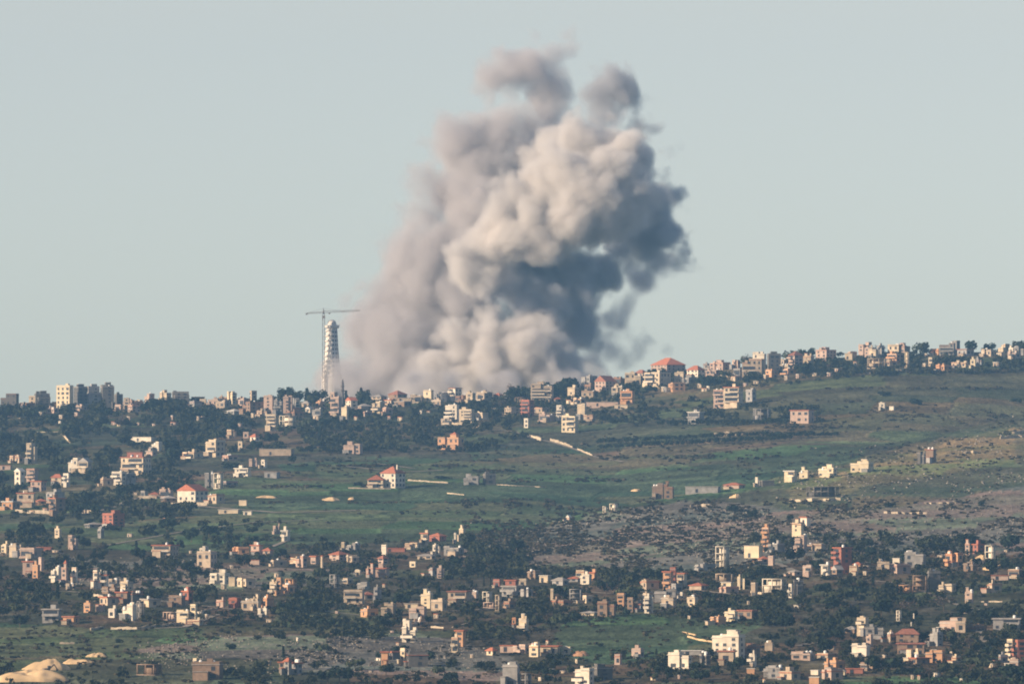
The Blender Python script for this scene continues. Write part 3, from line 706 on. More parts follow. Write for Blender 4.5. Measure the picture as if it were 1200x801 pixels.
# x foot w h lit-share options wall roof storeys | label
B = """
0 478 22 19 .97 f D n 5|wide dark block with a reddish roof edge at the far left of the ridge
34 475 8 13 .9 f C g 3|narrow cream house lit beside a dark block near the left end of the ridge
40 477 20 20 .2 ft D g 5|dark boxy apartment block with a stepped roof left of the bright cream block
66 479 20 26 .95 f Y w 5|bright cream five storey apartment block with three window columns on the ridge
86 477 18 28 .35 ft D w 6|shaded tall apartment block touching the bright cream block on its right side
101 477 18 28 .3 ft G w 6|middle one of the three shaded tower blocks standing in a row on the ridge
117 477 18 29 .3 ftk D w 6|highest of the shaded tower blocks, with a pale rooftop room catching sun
134 476 10 14 .3 f D g 4|small dark block stepping down after the shaded tower blocks
145 481 7 14 .9 f B g 4|narrow pale end wall of a long building beside a dark tree clump on the ridge
158 466 9 6 .7 f C g 1|low cream ridge house first of the row after the dark clump
168 468 13 13 .55 fk P g 3|pinkish ridge house with rooftop tanks right of the dark clump
187 470 14 17 .55 ftk C g 4|cream ridge block with a dark stair room beside small pink ridge house
201 468 22 14 .15 f D g 4|long shaded ridge block with a flat dark top among trees
224 467 16 8 .3 l N n 1|low reddish brown ridge building with a long flat roof
234 475 8 6 .9 f C w 1|tiny cream hut below the low reddish ridge building
251 470 6 5 .6 f C r 1|tiny house with a red patch of roof on the ridge skyline
266 473 12 13 .4 f Y g 4|yellow lit slim building with a grey shaded side on the ridge
291 470 10 12 .4 fk B g 3|beige ridge block with pale tank in front of skyline trees
283 484 26 12 .4 f N n 3|reddish brown terraced block left of the grey twin towers
309 484 12 19 .92 f P g 5|left grey pink tower of the twin blocks on the ridge
321 485 11 15 .8 bf G g 4|recessed dark middle section between the grey pink twin blocks
332 484 11 19 .92 f P g 5|right grey pink tower of the twin blocks on the ridge
343 480 9 13 .3 f G g 4|dull grey block just right of the twin blocks
312 504 13 17 .85 bf C w 4|stack of cream balconies on the slope under the twin blocks
327 499 20 12 .6 s W w 2|white open frame building with arches below the twin blocks
240 535 24 18 .55 bf C w 3|cream three storey house with two balcony bays on the mid slope
266 513 11 8 .7 f C r 1|small cream house with columns and reddish roof above the balcony house
285 513 8 6 .8 f P g 1|little pale pink hut near the small red roof house
293 517 11 9 .6 h W r 1|small white house with a bright red hipped roof on the mid slope
279 528 6 10 .8 f C g 2|narrow cream strip of a house among dark trees on the mid slope
304 533 41 7 .95 l B g 1|long low pale beige shed above the left green fields
358 483 9 7 .6 g W w 1|tiny white gabled chapel below trees near the tower
387 489 14 28 .75 bf P g 5|tall pink mosque building at the foot of the tower with the dark minaret
399 493 9 16 .85 f Y g 3|bright yellow cream annex in front of the pink mosque building
405 481 14 16 .45 g W r 3|white gabled house with a red roof slope beside the mosque building
437 484 14 12 .6 bf C g 3|cream balconied house below the dust at the ridge middle
455 470 22 13 .5 h N n 2|dark red hipped roof house in front of the dust
463 472 20 6 .95 l B g 1|long low beige wall house below the dark red hipped roof
481 472 15 8 .92 b B g 1|beige arcaded single storey house on the ridge under the smoke
496 471 12 13 .9 f Y g 2|yellow house lit by the sun under the white smoke base
526 467 15 14 .5 be W n 3|pavilion like house with dark red flat eave on the ridge
546 471 11 13 .7 tf C g 3|cream house half hidden by dark trees under the smoke
578 466 12 7 .6 h P r 1|small pinkish house with a reddish roof near skyline pines
521 493 17 18 .95 bf W w 4|left wing of the big white building with long balcony bands
538 495 18 18 .8 btf C w 4|right wing of the big white building beside the pale terrace road
403 531 22 14 .85 tf P g 2|lone pinkish two storey house with a roof room above the green fields
513 526 31 17 .75 tqf O g 2|tan orange house with a small red turret above the fields
431 571 21 15 .85 bh C r 2|cream lower wing of the red roofed villa in the green valley
446 571 29 25 .6 hc W r 3|large villa with a broad bright red hipped roof in the green valley
543 567 19 12 .92 tf G g 2|grey two storey house in the valley with a roof room
566 567 15 11 .2 f D g 2|dark grey block standing right next to the grey valley house
622 473 27 26 .9 btkf B g 6|beige six storey apartment block at the right foot of the smoke
665 466 14 15 .6 tf C g 3|cream stepped house between the six storey block and the orange house
682 450 18 14 .5 f G g 3|hazy grey house half veiled at the right edge of the smoke
697 458 25 18 .5 g P n 3|pinkish house with a brown sloping roof right of the smoke foot
717 464 14 14 .85 tf C g 2|small cream house just above the orange house
727 474 17 15 .8 bf O r 2|vivid orange two storey house on the slope right of the smoke
732 450 22 12 .85 bf C w 2|cream terraced house under the little brown pyramid roof
744 442 15 12 .6 h B n 2|beige house topped by a brown pyramid roof on the skyline
756 453 30 16 .55 bf C w 3|cream house with balconies and a wide shaded right side below the mansion
763 438 40 22 .45 h P r 4|big mansion with a broad reddish hipped roof on the skyline
790 449 12 12 .9 f C g 2|plain cream house under the right end of the mansion
805 444 21 16 .6 h W r 3|white ridge house with a red roof patch right of the mansion
652 492 11 16 .8 bf W w 4|slim white house with balconies on the slope under the six storey block
658 506 20 18 .9 bf Y w 3|bright yellow cream stepped house below the slim white house
676 491 11 17 .85 f C w 3|cream house with dark gap right of the slim white house
687 476 40 5 .95 l P g 1|very long low pinkish roofed row left of the orange house
720 479 16 5 .95 l C g 1|low cream yard building at the foot of the orange house
611 488 15 18 .6 bf R r 4|red orange house with balconies left of the slim white house
614 501 6 10 .8 f W w 2|small white tower hut under the red orange house
833 431 23 12 .6 tf P r 2|reddish stepped ridge house right of the white red patched house
858 432 10 9 .5 f P g 2|little pinkish ridge house beside the reddish stepped one
869 441 27 19 .85 bf B r 3|beige three storey house with a red roof band on the right ridge
882 435 16 21 .9 f W w 3|white flat house rising behind the beige red banded house
898 435 17 23 .15 tf D g 4|dark shaded block with a roof room behind the white flat house
924 431 17 20 .4 bh P n 4|tall house under a dark red roof among dense ridge trees
940 427 14 13 .7 tf C r 2|small cream house with a square dark window on the right ridge
956 422 24 15 .5 tf P r 3|wide pinkish house with a square tower on the right ridge
990 421 12 7 .7 l C g 1|low cream hut between the pinkish tower house and the pink ruins
836 478 17 20 .75 bf P n 4|left of the paired balcony houses on the right slope
848 477 23 23 .75 be C r 4|taller of the paired balcony houses, with a reddish roof slab
874 470 12 12 .6 f G g 2|grey shell house next to the paired balcony houses
806 496 19 13 .7 be G w 2|grey house with a white awning roof above the orchard rows
882 493 22 14 .8 s G g 2|grey unfinished frame house above the orchard end
926 495 28 14 .75 e P r 2|pinkish house under a long red roof at the orchard end
1006 419 19 18 .6 tf P g 4|pink block at the left of the ridge cluster far right
1018 422 12 14 .7 f C g 3|cream cube house in front of the pink ridge block
1028 420 9 14 .4 f G g 3|grey shaded tower of the far right ridge cluster
1016 431 24 11 .85 s B g 2|open concrete frame storeys below the pink ridge block
1040 413 18 11 .7 f C g 2|cream ridge villa left part under the little tower
1050 411 17 14 .6 tf P r 3|pinkish villa with a small cylindrical tower on the skyline
1100 416 20 13 .85 bf G n 3|grey long building with a dark roof edge on the right skyline
1115 414 10 14 .6 f G g 3|grey square tower at the end of the long skyline building
1169 418 9 10 .7 bf C g 3|cream balconied house near the right end of the skyline
1182 415 7 10 .7 tf W w 2|white house with a dome like roof room at the right end of the skyline
1188 416 13 8 .8 f G g 2|grey low house at the extreme right of the skyline
1060 431 6 19 .7 s C g 4|thin bright ruin of stacked slabs on the right ridge
1088 429 5 9 .8 f C g 2|small cream tower ruin among ridge shrubs
1137 431 7 13 .8 tf Y g 2|narrow yellow lit tower house alone below the right skyline
1030 480 8 9 .8 tf W w 2|small bright white house alone in the right hillside field
1042 480 7 4 .7 l W w 1|tiny white shed beside the lone white field house
0 550 14 5 .9 l P r 1|low red roofed building at the left picture edge above the village
31 543 13 23 .7 bf C g 4|narrow cream four storey tower house by the walled field
79 554 15 16 .8 f W w 2|white house half with square windows left of the villa village
92 554 16 18 .7 bg C g 2|cream half of the white house with a gabled roof slab
142 556 35 20 .75 be C r 3|cream three storey villa with red roof eaves on the left slope
155 547 18 8 .7 h C r 1|cream upper storey with a red roof behind the three storey villa
149 536 20 6 .9 l R r 1|red roofed low house behind the three storey villa
153 517 30 5 .95 l W w 1|long white barn roof above the red roofed villa
177 528 13 9 .7 f W w 2|small white house at the end of the long barn
17 569 12 21 .6 g W w 3|pale house with a white gable in the left cluster
31 564 14 14 .7 bf P r 3|pinkish balcony house in the left cluster
36 575 18 11 .7 e P r 2|low pink house with reddish roof edge in the left cluster
60 568 15 13 .8 h C r 2|cream house with red hipped roof in the left cluster
74 570 8 14 .8 bf W w 3|slim white end house touching the red hipped house
54 586 22 13 .5 tf G g 2|grey stepped house above the round balcony house in the left cluster
20 594 21 16 .97 e B r 2|two storey beige house with a faded red roof and two dark window pairs
57 604 20 20 .45 be N r 4|dark house with curved balconies under a red roof in the left cluster
131 568 17 14 .7 bf W w 3|white house with stacked balconies under the three storey villa
148 567 12 12 .4 f G g 2|greyish house in shade beside the white balcony stack
165 582 8 6 .6 f G g 1|small grey hut left of the little red roofed cottage
175 583 13 7 .8 h C r 1|little red roofed cottage by the valley track
120 618 26 20 .5 ktf R r 4|tall dark red house with one black shaded side at the field edge
113 630 9 12 .6 tf G g 2|small grey house below the dark red house
64 630 8 14 .7 tf C g 3|small cream tower house among dark trees left of the field
80 643 12 14 .7 bf P g 2|pinkish terraced hut among dark trees below the cream tower house
208 587 36 20 .6 g W r 2|white house with two square windows and a red side roof in the field
240 571 12 16 .8 f G g 3|grey white left part of the framed house behind the two window house
250 572 12 18 .5 s W w 3|white open framed building behind the two window house
275 558 19 9 .9 be W w 2|white house with a columned balcony at the upper fields
292 546 11 7 .8 f P g 1|small pinkish house above the columned balcony house
306 548 7 8 .6 f W g 2|small whitish hut above the upper fields
310 559 18 6 .8 l G g 1|low grey house beside a dark tree in the upper fields
280 592 10 6 .9 l C g 1|small cream shed amid hedges in the green field
256 601 26 4 .96 l C w 1|thin long pale greenhouse frame in the green field
285 603 11 4 .9 l W w 1|pale green sheet shed at the end of the greenhouse frame
0 651 9 12 .9 f Y w 3|bright yellowish white house at the left edge of the lower village
11 652 17 12 .8 bf C w 2|cream house with white roof slab next to the bright left edge house
44 645 18 4 .9 l R r 1|low red roof in shade left of the cream tower house
27 674 15 16 .8 e P r 2|peach house under a red roof slab in the lower left village
38 677 9 20 .7 tf O g 3|orange peach tower wing of the red slabbed house in the lower left village
45 668 7 14 .5 f P g 2|peach pink stub house behind the orange tower wing
61 682 11 16 .7 bf W w 3|left of the three joined white houses with arches
72 686 8 26 .7 tqf P r 4|middle narrow house with pointed gable between two white houses
84 682 7 16 .85 f W r 2|right of the three joined white houses, two dark windows
109 689 9 19 .85 f W r 3|white tower wing of the house with a red roof cap in the lower left village
116 689 11 15 .8 be W r 2|white low wing with red roof beside its tower wing
179 652 30 13 .7 be B r 2|beige house under bright red flat eaves by the green field edge
231 664 23 16 .7 kf B g 2|beige square house with rooftop room and tank near the field edge
233 650 11 10 .7 tf W w 1|white rooftop storey standing on the beige square house
247 683 22 16 .75 tf W w 2|cream white house with a tall roof room above the rocky patch
268 686 9 10 .8 l C g 1|plain cream annex wall next to the cream white roof room house
141 694 15 17 .6 tbf C g 3|tall cream house with stacked terraces in the lower left village
136 707 19 13 .7 e N r 2|brown brick house under a thin red roof in the lower left village
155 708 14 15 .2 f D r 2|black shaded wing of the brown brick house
98 717 11 11 .7 tf O g 2|small orange cube house below the brown brick house
112 716 11 8 .8 l P r 1|low pinkish annex right of the orange cube house
127 723 9 8 .8 f W w 1|tiny white cube with one window in the lower left village
142 726 18 16 .9 f W w 2|bright white house with big windows in front of the lower left village
160 724 9 20 .35 s G g 3|grey open slabs in shade attached to the bright white house
207 730 16 13 .9 bf Y w 2|warm cream house with a dark porch roof above the long stone wall
223 730 8 20 .75 f Y g 3|warm cream square tower at the end of the long stone wall
197 710 20 11 .8 f N g 2|brown square house with one window above the warm cream house
214 708 12 15 .6 e R r 2|small house with a red roof and dark tree beside the brown square house
252 712 12 8 .8 f P r 1|small pink house behind the long stone wall
268 711 14 11 .7 tf R r 2|red walled house between the small pink house and the beige house
283 714 22 12 .95 tf B w 1|beige flat house with a small roof pavilion and three windows
302 722 12 8 .8 f W w 1|small white kiosk house at the end of the long stone wall
296 714 10 18 .6 tf C g 3|stepped cream stack right of the beige pavilion house
50 728 21 14 .9 be G g 2|grey unfinished two storey house with a deep slab roof on the left
226 796 35 18 .9 kf N g 2|dim brown house with five dark windows at the bottom left
226 792 6 18 .8 f Y g 3|bright thin wall tower at the corner of the dim brown house
160 790 30 12 .7 s N g 1|ruined brown walls among bushes at the bottom left
327 788 7 12 .9 e B r 2|left side wing of the little house with a red turret
333 790 9 20 .6 h G r 3|grey turret with a red pyramid roof on the lower rocky slope
342 789 12 12 .6 e G r 2|right side wing of the red turret house
320 625 9 8 .6 f P g 1|small pinkish building left of the white field villa
330 634 10 12 .7 be W w 2|white villa alone at the end of a pale drive in the green field
294 650 14 11 .7 e P r 2|red roofed house left of the dark copse at the field foot
308 650 12 9 .7 h P r 1|second red roofed house touching the copse at the field foot
293 661 12 5 .9 l P r 1|low red roof with a white end below the copse
338 663 13 10 .7 tf C r 2|cream and red house left of the thin chimney like tower
348 664 12 11 .6 f P r 2|pink shaded house between two cream red houses
364 660 10 8 .6 e P r 2|reddish roofed house right next to the thin tower
386 656 23 11 .5 h P r 2|house under a broad salmon red pitched roof in the village centre
400 646 5 9 .7 f C g 2|little pale tower rising behind the salmon red roof
408 645 14 9 .6 tf G g 2|grey white domed house right of the little pale tower
447 653 7 13 .8 f W g 2|white end pillar under the long red slab roof
447 646 29 4 .95 l R r 1|long flat red slab roof above dark trees in the village centre
430 676 10 16 .7 tf P r 3|pink stepped tower house in the village centre
438 676 18 10 .8 be P r 2|pink house with dark arcades and red eaves in the village centre
443 660 12 10 .5 h P n 2|hazy brown roofed house above the pink arcaded house
416 675 7 8 .8 tf Y w 1|tiny cream cube left of the pink arcaded house
493 639 10 14 .8 be C r 2|cream balcony end of the red roofed villa under the field edge
503 633 20 9 .6 h R r 1|red roofed villa wing under the field edge
507 650 10 10 .6 f W g 2|whitish steps and terrace house below the red roofed villa
538 633 8 18 .6 tf C g 4|pale round topped tower house at the copse by the field
532 636 3 10 .8 f W w 2|thin white pillar house left of the copse by the field
480 664 8 5 .9 f Y w 1|single small bright cream shack in dark shrubs
512 677 9 15 .85 tf P g 3|slim pink tower house alone on the rocky scrub
316 697 10 13 .85 bf C w 3|cream balcony house with two white bands in the village centre
324 697 7 18 .7 f O g 4|narrow orange brown tower beside two white balcony bands
334 690 14 12 .7 s O r 2|orange open slab house right of the narrow brown tower
386 688 12 15 .5 s G g 3|grey concrete shell with a dark recess in the village centre
403 707 24 14 .9 bf B g 2|beige large house with a long upper terrace in the village centre
418 690 15 6 .8 f G g 1|grey flat upper storey behind the beige large house
438 704 9 14 .8 f G g 3|grey square house above the beige stepped house
447 721 17 15 .8 tf B g 3|beige stepped house at the top of the lower meadow
492 712 15 22 .8 tf Y w 4|tall bright yellow white house with six windows in the village centre
474 712 18 5 .9 l C g 1|long low cream wing left of the tall bright yellow house
480 724 20 11 .85 f P g 2|brownish pink cube house below the tall bright yellow house
472 737 11 10 .85 f W w 2|upper white cube of the stacked white house
471 752 17 16 .85 bf W g 3|stacked white house with several square windows descending the slope
525 707 28 14 .75 be B n 2|wide beige house with dark roof rim on the central slope
550 701 11 6 .8 f P g 1|small pink upper annex right of the wide beige house
565 705 12 12 .5 s W w 2|white small house with arches right of the wide beige house
580 715 8 18 .6 s B g 3|beige house ruin with open ground floor in dark trees
588 698 24 11 .7 be G g 2|grey house with a dark window band below the red houses
578 688 9 7 .8 f R g 1|small red house behind two cypresses
592 690 15 10 .8 e R r 2|bright red house right of the two cypresses
529 764 9 16 .8 bf C r 2|cream rounded house with a red eave in the lower centre
534 757 12 18 .7 ef O r 3|orange topped tower house with a slanting red canopy in the lower centre
447 779 8 15 .9 e O r 2|orange cream end of the dark house with a red roof strip
456 772 14 8 .3 e D r 1|dark middle of the house with a red roof strip
469 779 7 17 .9 f Y w 3|bright cream end wall of a dark house in the lower centre
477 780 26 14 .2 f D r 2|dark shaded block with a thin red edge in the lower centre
570 767 12 9 .6 h C r 1|tiny house with a bright red pyramid roof in the lower centre
586 763 22 7 .8 l P r 1|low reddish roofed sheds behind the tiny red pyramid house
589 803 20 22 .95 f G g 3|large grey concrete block cut by the bottom edge
609 803 14 14 .5 s G g 2|grey unfinished annex on the right of the bottom grey block
600 737 5 12 .85 f O r 2|orange thin house left of the cream balcony tower
608 738 12 19 .8 tbf C w 4|cream four storey balcony tower house right of centre
620 769 13 15 .85 tf Y r 2|bright yellow white house with a roof room at the end of red roofs
633 767 25 10 .8 e C r 1|long low cream house with red roofs in the lower right centre
659 766 10 9 .9 tf Y w 1|yellow square block between the long red roofs and the red mound
740 770 15 11 .7 tf P g 1|small pink house with a roof room below the meadow
720 778 9 9 .7 f P r 1|tiny brown pink house under trees below the meadow
672 803 24 18 .85 bf W w 3|white house with dark windows at the bottom edge right of centre
690 796 28 18 .35 tf D g 3|dark stepped house behind the bottom white house
608 687 10 7 .85 f C g 1|small cream box house right of the bright red house
632 682 14 8 .7 l C w 1|low cream flat house above the dark garden
645 704 4 12 .8 f C g 2|thin cream tower wall among cypresses
667 705 15 15 .92 s G g 3|grey concrete frame house right of the dark garden
679 684 14 10 .8 bf W w 2|white terrace house on the rocky slope foot
688 679 12 8 .7 e O r 1|orange topped upper floor above the white terrace house
700 722 22 15 .85 bf N n 2|brown stone house at the top corner of the meadow
723 711 10 14 .8 f O g 3|tan square tower house behind the brown stone house
735 717 8 15 .8 f N g 3|brown narrow tower right of the tan square tower
755 718 11 17 .85 bf W g 3|white narrow house at the upper edge of the meadow
767 704 26 12 .95 f G g 2|bluish grey slab building above the beige meadow house
775 711 18 10 .8 f B w 1|beige low house with two windows above the meadow
777 690 12 20 .7 be O r 3|orange balconied left part of the red tower villa
785 688 8 21 .8 f R g 4|red brick tower of the orange villa on the slope foot
793 686 12 14 .7 be C r 2|cream right part of the red tower villa
838 664 17 24 .6 s W g 3|white three storey skeleton with slanting stairs on the rocky slope
838 681 22 9 .9 s B g 1|beige roofless walls below the white skeleton
872 653 22 14 .8 l Y g 2|long cream stepped building left of the slim pink tower
893 646 9 27 .8 bf O w 5|slim pink orange tower with white balconies on the pale road
900 662 8 9 .7 f P g 2|small pink house below the slim pink tower
864 690 9 12 .9 f Y w 2|small bright cream cube house under the pale road
845 688 14 6 .9 l Y w 1|bright low cream shed left of the cream cube house
893 693 29 15 .8 s W n 2|white framed house under a dark slab roof at the end of the pale road
880 700 8 16 .6 f B g 2|grey beige pillar house beside a long pale slab
805 710 13 12 .7 tf C g 2|cream tumbled house among dark trees above the meadow
797 700 4 5 .9 f W w 1|tiny pure white hut in dark trees
849 727 16 12 .85 tbf Y w 2|bright cream villa standing alone above the big white house
833 771 40 33 .8 ktf W w 4|biggest white block with scattered small windows at the right meadow edge
842 778 20 15 .95 e B n 1|beige low front building at the foot of the biggest white block
871 770 20 16 .7 tf N n 2|brown stone house right of the biggest white block
783 783 28 16 .85 f W w 2|bright white house with a dark garage opening below the meadow
797 766 26 4 .9 l G w 1|flat grey white canopy roof behind the bright garage house
820 778 14 11 .3 f D g 2|shaded cream walled annex right of the bright garage house
878 780 9 12 .85 bf W w 2|small white house with a dark arch under the brown stone house
875 789 10 6 .9 l O w 1|little orange lit shed at the foot of the small white house
895 792 16 7 .8 f G g 1|low grey house cut by trees near the bottom right
896 762 11 7 .8 f B g 1|low beige hut right of the brown stone house
928 628 14 20 .8 tf Y r 3|bright yellow white stepped house on the upper right scrub slope
938 616 12 10 .6 e W r 1|white upper house with a red roof beside the yellow stepped house
932 647 14 18 .7 bf P g 3|pinkish round balcony house below the yellow stepped house
977 672 21 30 .4 be R r 5|dark red tower house with jutting floors in the right village
975 677 13 15 .4 g N g 2|brick brown gabled house in front of the dark red tower house
962 675 11 13 .7 be W w 2|white fronted house with a dark porch left of the brick gabled house
995 673 11 9 .8 f C r 1|peach house front of the red roof pair
1000 665 11 7 .7 h O r 1|orange upper house of the red roof pair
940 675 12 12 .85 bf P w 1|pale pink bungalow with dark windows in the right village
1028 668 16 9 .9 f B g 1|beige stone bungalow with two windows in the right village
1046 660 10 6 .8 l W w 1|white awning shed right of the beige stone bungalow
924 700 5 14 .8 bf W w 2|bright white balcony strip beside the dark cube
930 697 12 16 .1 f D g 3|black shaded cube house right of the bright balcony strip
1060 664 25 15 .9 f G g 2|bluish grey shaded house beside a red villa site
1108 664 12 14 .6 bf O r 2|peach arched house under a red roof on the pale terrace
1118 664 10 15 .4 f O r 2|orange shaded right part of the peach arched house
1131 650 7 18 .7 tf P r 3|pink ornate tower behind the peach earth heap
1140 648 14 10 .4 e R r 2|red roofed dim house behind the pink ornate tower
1154 661 13 22 .6 s W w 3|white unfinished stair building right of the peach earth heap
1069 692 18 18 .9 s N g 3|brown unfinished frame with deep open floors
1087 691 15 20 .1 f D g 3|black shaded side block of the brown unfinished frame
1130 706 11 18 .8 tf P g 3|reddish round cornered tower house among bushes on the right
1161 679 22 5 .9 l P r 1|low reddish roofed row on the right hillside
1149 694 9 5 .8 l P r 1|little red roof cottage right of the round cornered tower
1004 744 14 18 .7 bkf C w 4|cream pyramid stacked house with white tiers in the lower right
1014 747 22 14 .92 tf G g 2|grey flat topped house right of the cream stacked house
998 769 22 13 .8 f W w 2|white roofed square house below the grey flat topped house
1014 757 9 11 .7 f P g 2|pinkish link block between two lower right houses
927 772 28 8 .8 tf P g 1|peach low row house among bottom right trees
985 791 6 8 .8 g Y g 1|yellow lit gable at the end of the long red roof
991 788 22 5 .9 l R r 1|long bright red roof shed near the bottom right
900 794 18 12 .8 f G g 2|grey house with two black openings at the bottom right
948 801 14 8 .8 l O w 1|orange lit shed cut by the bottom edge
950 790 14 5 .6 l W w 1|white curved roof shed among bottom right trees
1050 752 28 16 .92 h N n 2|big brown house with a wide brown hipped roof and a mast
1051 766 34 12 .92 e N n 2|brown lower house under the wide hipped roof house
1062 774 15 10 .9 f Y w 1|bright cream cottage with two dark windows at the lower right
1085 775 23 14 .8 tf O g 2|orange house with arched windows at the lower right
1088 756 17 20 .6 tf G g 4|grey shell tower left of the pinkish terrace house
1100 739 30 13 .7 bf P w 2|pinkish terrace house with a white front step in the lower right
1163 737 34 12 .9 be G g 2|grey arcaded long house near the right edge
1180 773 8 22 .9 bf Y g 4|cream sunlit face of the red balcony house at the right edge
1188 773 14 22 .3 bf R r 4|dark red shaded part of the balcony house at the right edge
1183 783 12 8 .8 f P w 1|pink and white hut under the right edge balcony house
1177 782 9 5 .9 l W w 1|two tiny white garden sheds under the right edge balcony house
1050 727 7 12 .6 s W w 3|white crooked ruin right of the dark pine clump
1120 740 12 10 .9 f B g 1|beige plain block behind the pinkish terrace house
919 564 15 12 .8 be Y w 2|first cream house from the left of the four on the spur brow
936 560 12 13 .85 tf Y w 2|second cream house from the left on the spur brow
958 558 23 14 .85 tbf Y w 2|third cream house on the spur brow, with a raised middle
996 552 28 14 .75 tf Y w 2|rightmost cream house on the spur brow, with a shaded end
764 584 14 17 .9 bf N g 2|left half of the brown concrete twin block at the valley edge
778 584 12 20 .85 tf N r 3|taller right half of the brown concrete twin block at the valley edge
706 601 5 8 .8 s W w 2|first white ruin fragment on the valley rim
714 599 10 9 .6 s W w 2|second white ruin with a raised middle on the valley rim
664 610 5 7 .6 g P w 1|tiny pinkish tomb like hut at the rim of the rocky slope
848 572 25 7 .7 he P r 1|low house with a dark red roof on the spur
887 569 20 6 .3 l D g 1|dark low house with one bright end wall on the spur
885 570 4 9 .9 f W w 1|bright white end tower of the dark low spur house
803 577 42 7 .9 l G g 1|long low grey farm building on the spur edge
945 582 38 12 .9 s D g 2|long dark concrete ruin with a pale slab in front
1075 543 10 12 .7 f D g 2|dark left cube of the lone house on the grassy spur
1085 542 12 15 .7 e N n 2|dark reddish right part of the lone house on the grassy spur
"""
KINDS_SEEN = {}
for line in B.strip().splitlines():
    spec, label = line.split('|')
    x, base, w_, h_, s, opts, wall, roof, st = spec.split()
    assert label not in KINDS_SEEN, label
    KINDS_SEEN[label] = 1
    building(float(x), float(base), float(w_), float(h_), float(s), opts, wall, roof, int(st), label)
print("buildings", len(KINDS_SEEN))

# plain houses crowded in between, which nothing in the picture tells apart
NAMES = {'B': "beige", 'C': "cream", 'G': "grey", 'P': "pinkish", 'N': "brown", 'O': "tan orange"}
def overlap(x0, y0, x1, y1):
    worst = 0
    for a, b, c, d in TAKEN:
        ix, iy = min(c, x1) - max(a, x0), min(d, y1) - max(b, y0)
        if ix > 0 and iy > 0: worst = max(worst, ix * iy / min((c - a) * (d - b), (x1 - x0) * (y1 - y0)))
    return worst
HOSTS = list(TAKEN)
for zn, fx, fy, n_ in (("ridge left of the tower", (0, 385), (455, 492), 26), ("ridge under the smoke", (405, 690), (455, 495), 22), ("ridge right of the smoke", (690, 1200), (400, 470), 24),
                       ("upper left village", (0, 260), (495, 622), 12), ("lower left village", (0, 320), (635, 735), 13), ("village centre", (300, 640), (640, 770), 17),
                       ("houses above the right meadow", (640, 900), (660, 730), 15), ("lower right village", (880, 1200), (615, 795), 20)):
    hosts = [t for t in HOSTS if fx[0] <= t[0] <= fx[1] and fy[0] <= t[3] <= fy[1]]
    made = tries = 0
    while made < n_ and tries < 1500:
        tries += 1
        t = rnd.choice(hosts)
        wd, ht = rnd.uniform(12, 25), rnd.uniform(5, 10)
        if 'ridge' in zn: wd, ht = wd * .85, ht * .9
        bx_ = rnd.choice((t[0] - wd * rnd.uniform(.75, 1.2), t[2] + wd * rnd.uniform(-.25, .2))); by_ = t[3] + rnd.uniform(-5, 5)
        if bx_ < -6 or bx_ > 1195 or (655 < bx_ < 830 and 722 < by_ < 775): continue
        if overlap(bx_, by_ - ht, bx_ + wd, by_) > .3: continue
        wl = rnd.choices('BCGPNO', (5, 3, 4, 3, 3, 2))[0]; rf = rnd.choices('gwrn', (5, 1, 3, 1.5))[0]
        op = rnd.choices(('f', 'bf', 'tf', 'h', 'e', 's'), (4, 4, 3, 1.2, 1.5, .8))[0]
        wordy = {'f': "flat roofed", 'bf': "balconied", 'tf': "stepped", 'h': "hipped roof", 'e': "wide eaved", 's': "open framed"}[op]
        rw = {'g': "", 'w': "", 'r': " red topped", 'n': " brown topped"}[rf]
        o = building(bx_, by_, wd, ht, rnd.uniform(.25, .8), op, wl, rf, 0, f"low {NAMES[wl]}{rw} {wordy} house crowded among others, {zn}")
        o["group"] = f"low {NAMES[wl]}{rw} {wordy} houses, {zn}"
        made += 1
    print(zn, made)

# ------------------------------------------------------------------ the tower under construction and its crane
def at_depth(px, py, d): return P(px, py, d)
TD = 6095.0
tb = P(389, 446, TD); tz = gz(tb.x, tb.y)
tw = new_obj("tower", None, None, label="tall pale tapering tower with a flared foot and domed top standing in the dust", category="tower")
tw.location = (tb.x, tb.y, tz)
tm = TD / F
TOPZ = P(389, 375, TD).z - tz
zof = lambda py: P(389, py, TD).z - tz
tower_stone = varied("tower_concrete", (0.57, 0.53, 0.48), 0.15, 0.2, 0.02)
def lathe(profile, n, name, mat, parent, smooth=False):
    v, f = [], []
    for r, z in profile:
        v += [(r * math.cos(2 * math.pi * (i + .5) / n), r * math.sin(2 * math.pi * (i + .5) / n), z) for i in range(n)]
    for k in range(len(profile) - 1):
        for i in range(n):
            f.append((k * n + i, k * n + (i + 1) % n, (k + 1) * n + (i + 1) % n, (k + 1) * n + i))
    f.append(tuple(range(n))[::-1]); f.append(tuple(range((len(profile) - 1) * n, len(profile) * n)))
    return new_obj(name, merge_mesh(name, [(v, f)], mat), parent)
lathe([(12.4 * tm, -8), (12.0 * tm, zof(446)), (10.7 * tm, zof(437)), (9.2 * tm, zof(425)), (7.8 * tm, zof(410)), (6.9 * tm, zof(395)), (6.3 * tm, zof(384))], 22, "shaft", tower_stone, tw)
lathe([(7.6 * tm, zof(384.5)), (8.7 * tm, zof(383.5)), (8.7 * tm, zof(381.2)), (7.4 * tm, zof(381))], 16, "ring_platform", tower_stone, tw)
lathe([(5.2 * tm, zof(382)), (5.2 * tm, zof(378.6)), (4.4 * tm, zof(376.4)), (2.6 * tm, zof(375)), (.6 * tm, zof(374.4))], 14, "dome", tower_stone, tw)
def shaft_r(py): return float(np.interp(py, [384, 395, 410, 425, 437, 446], [6.3, 6.9, 7.8, 9.2, 10.7, 12.0])) * tm
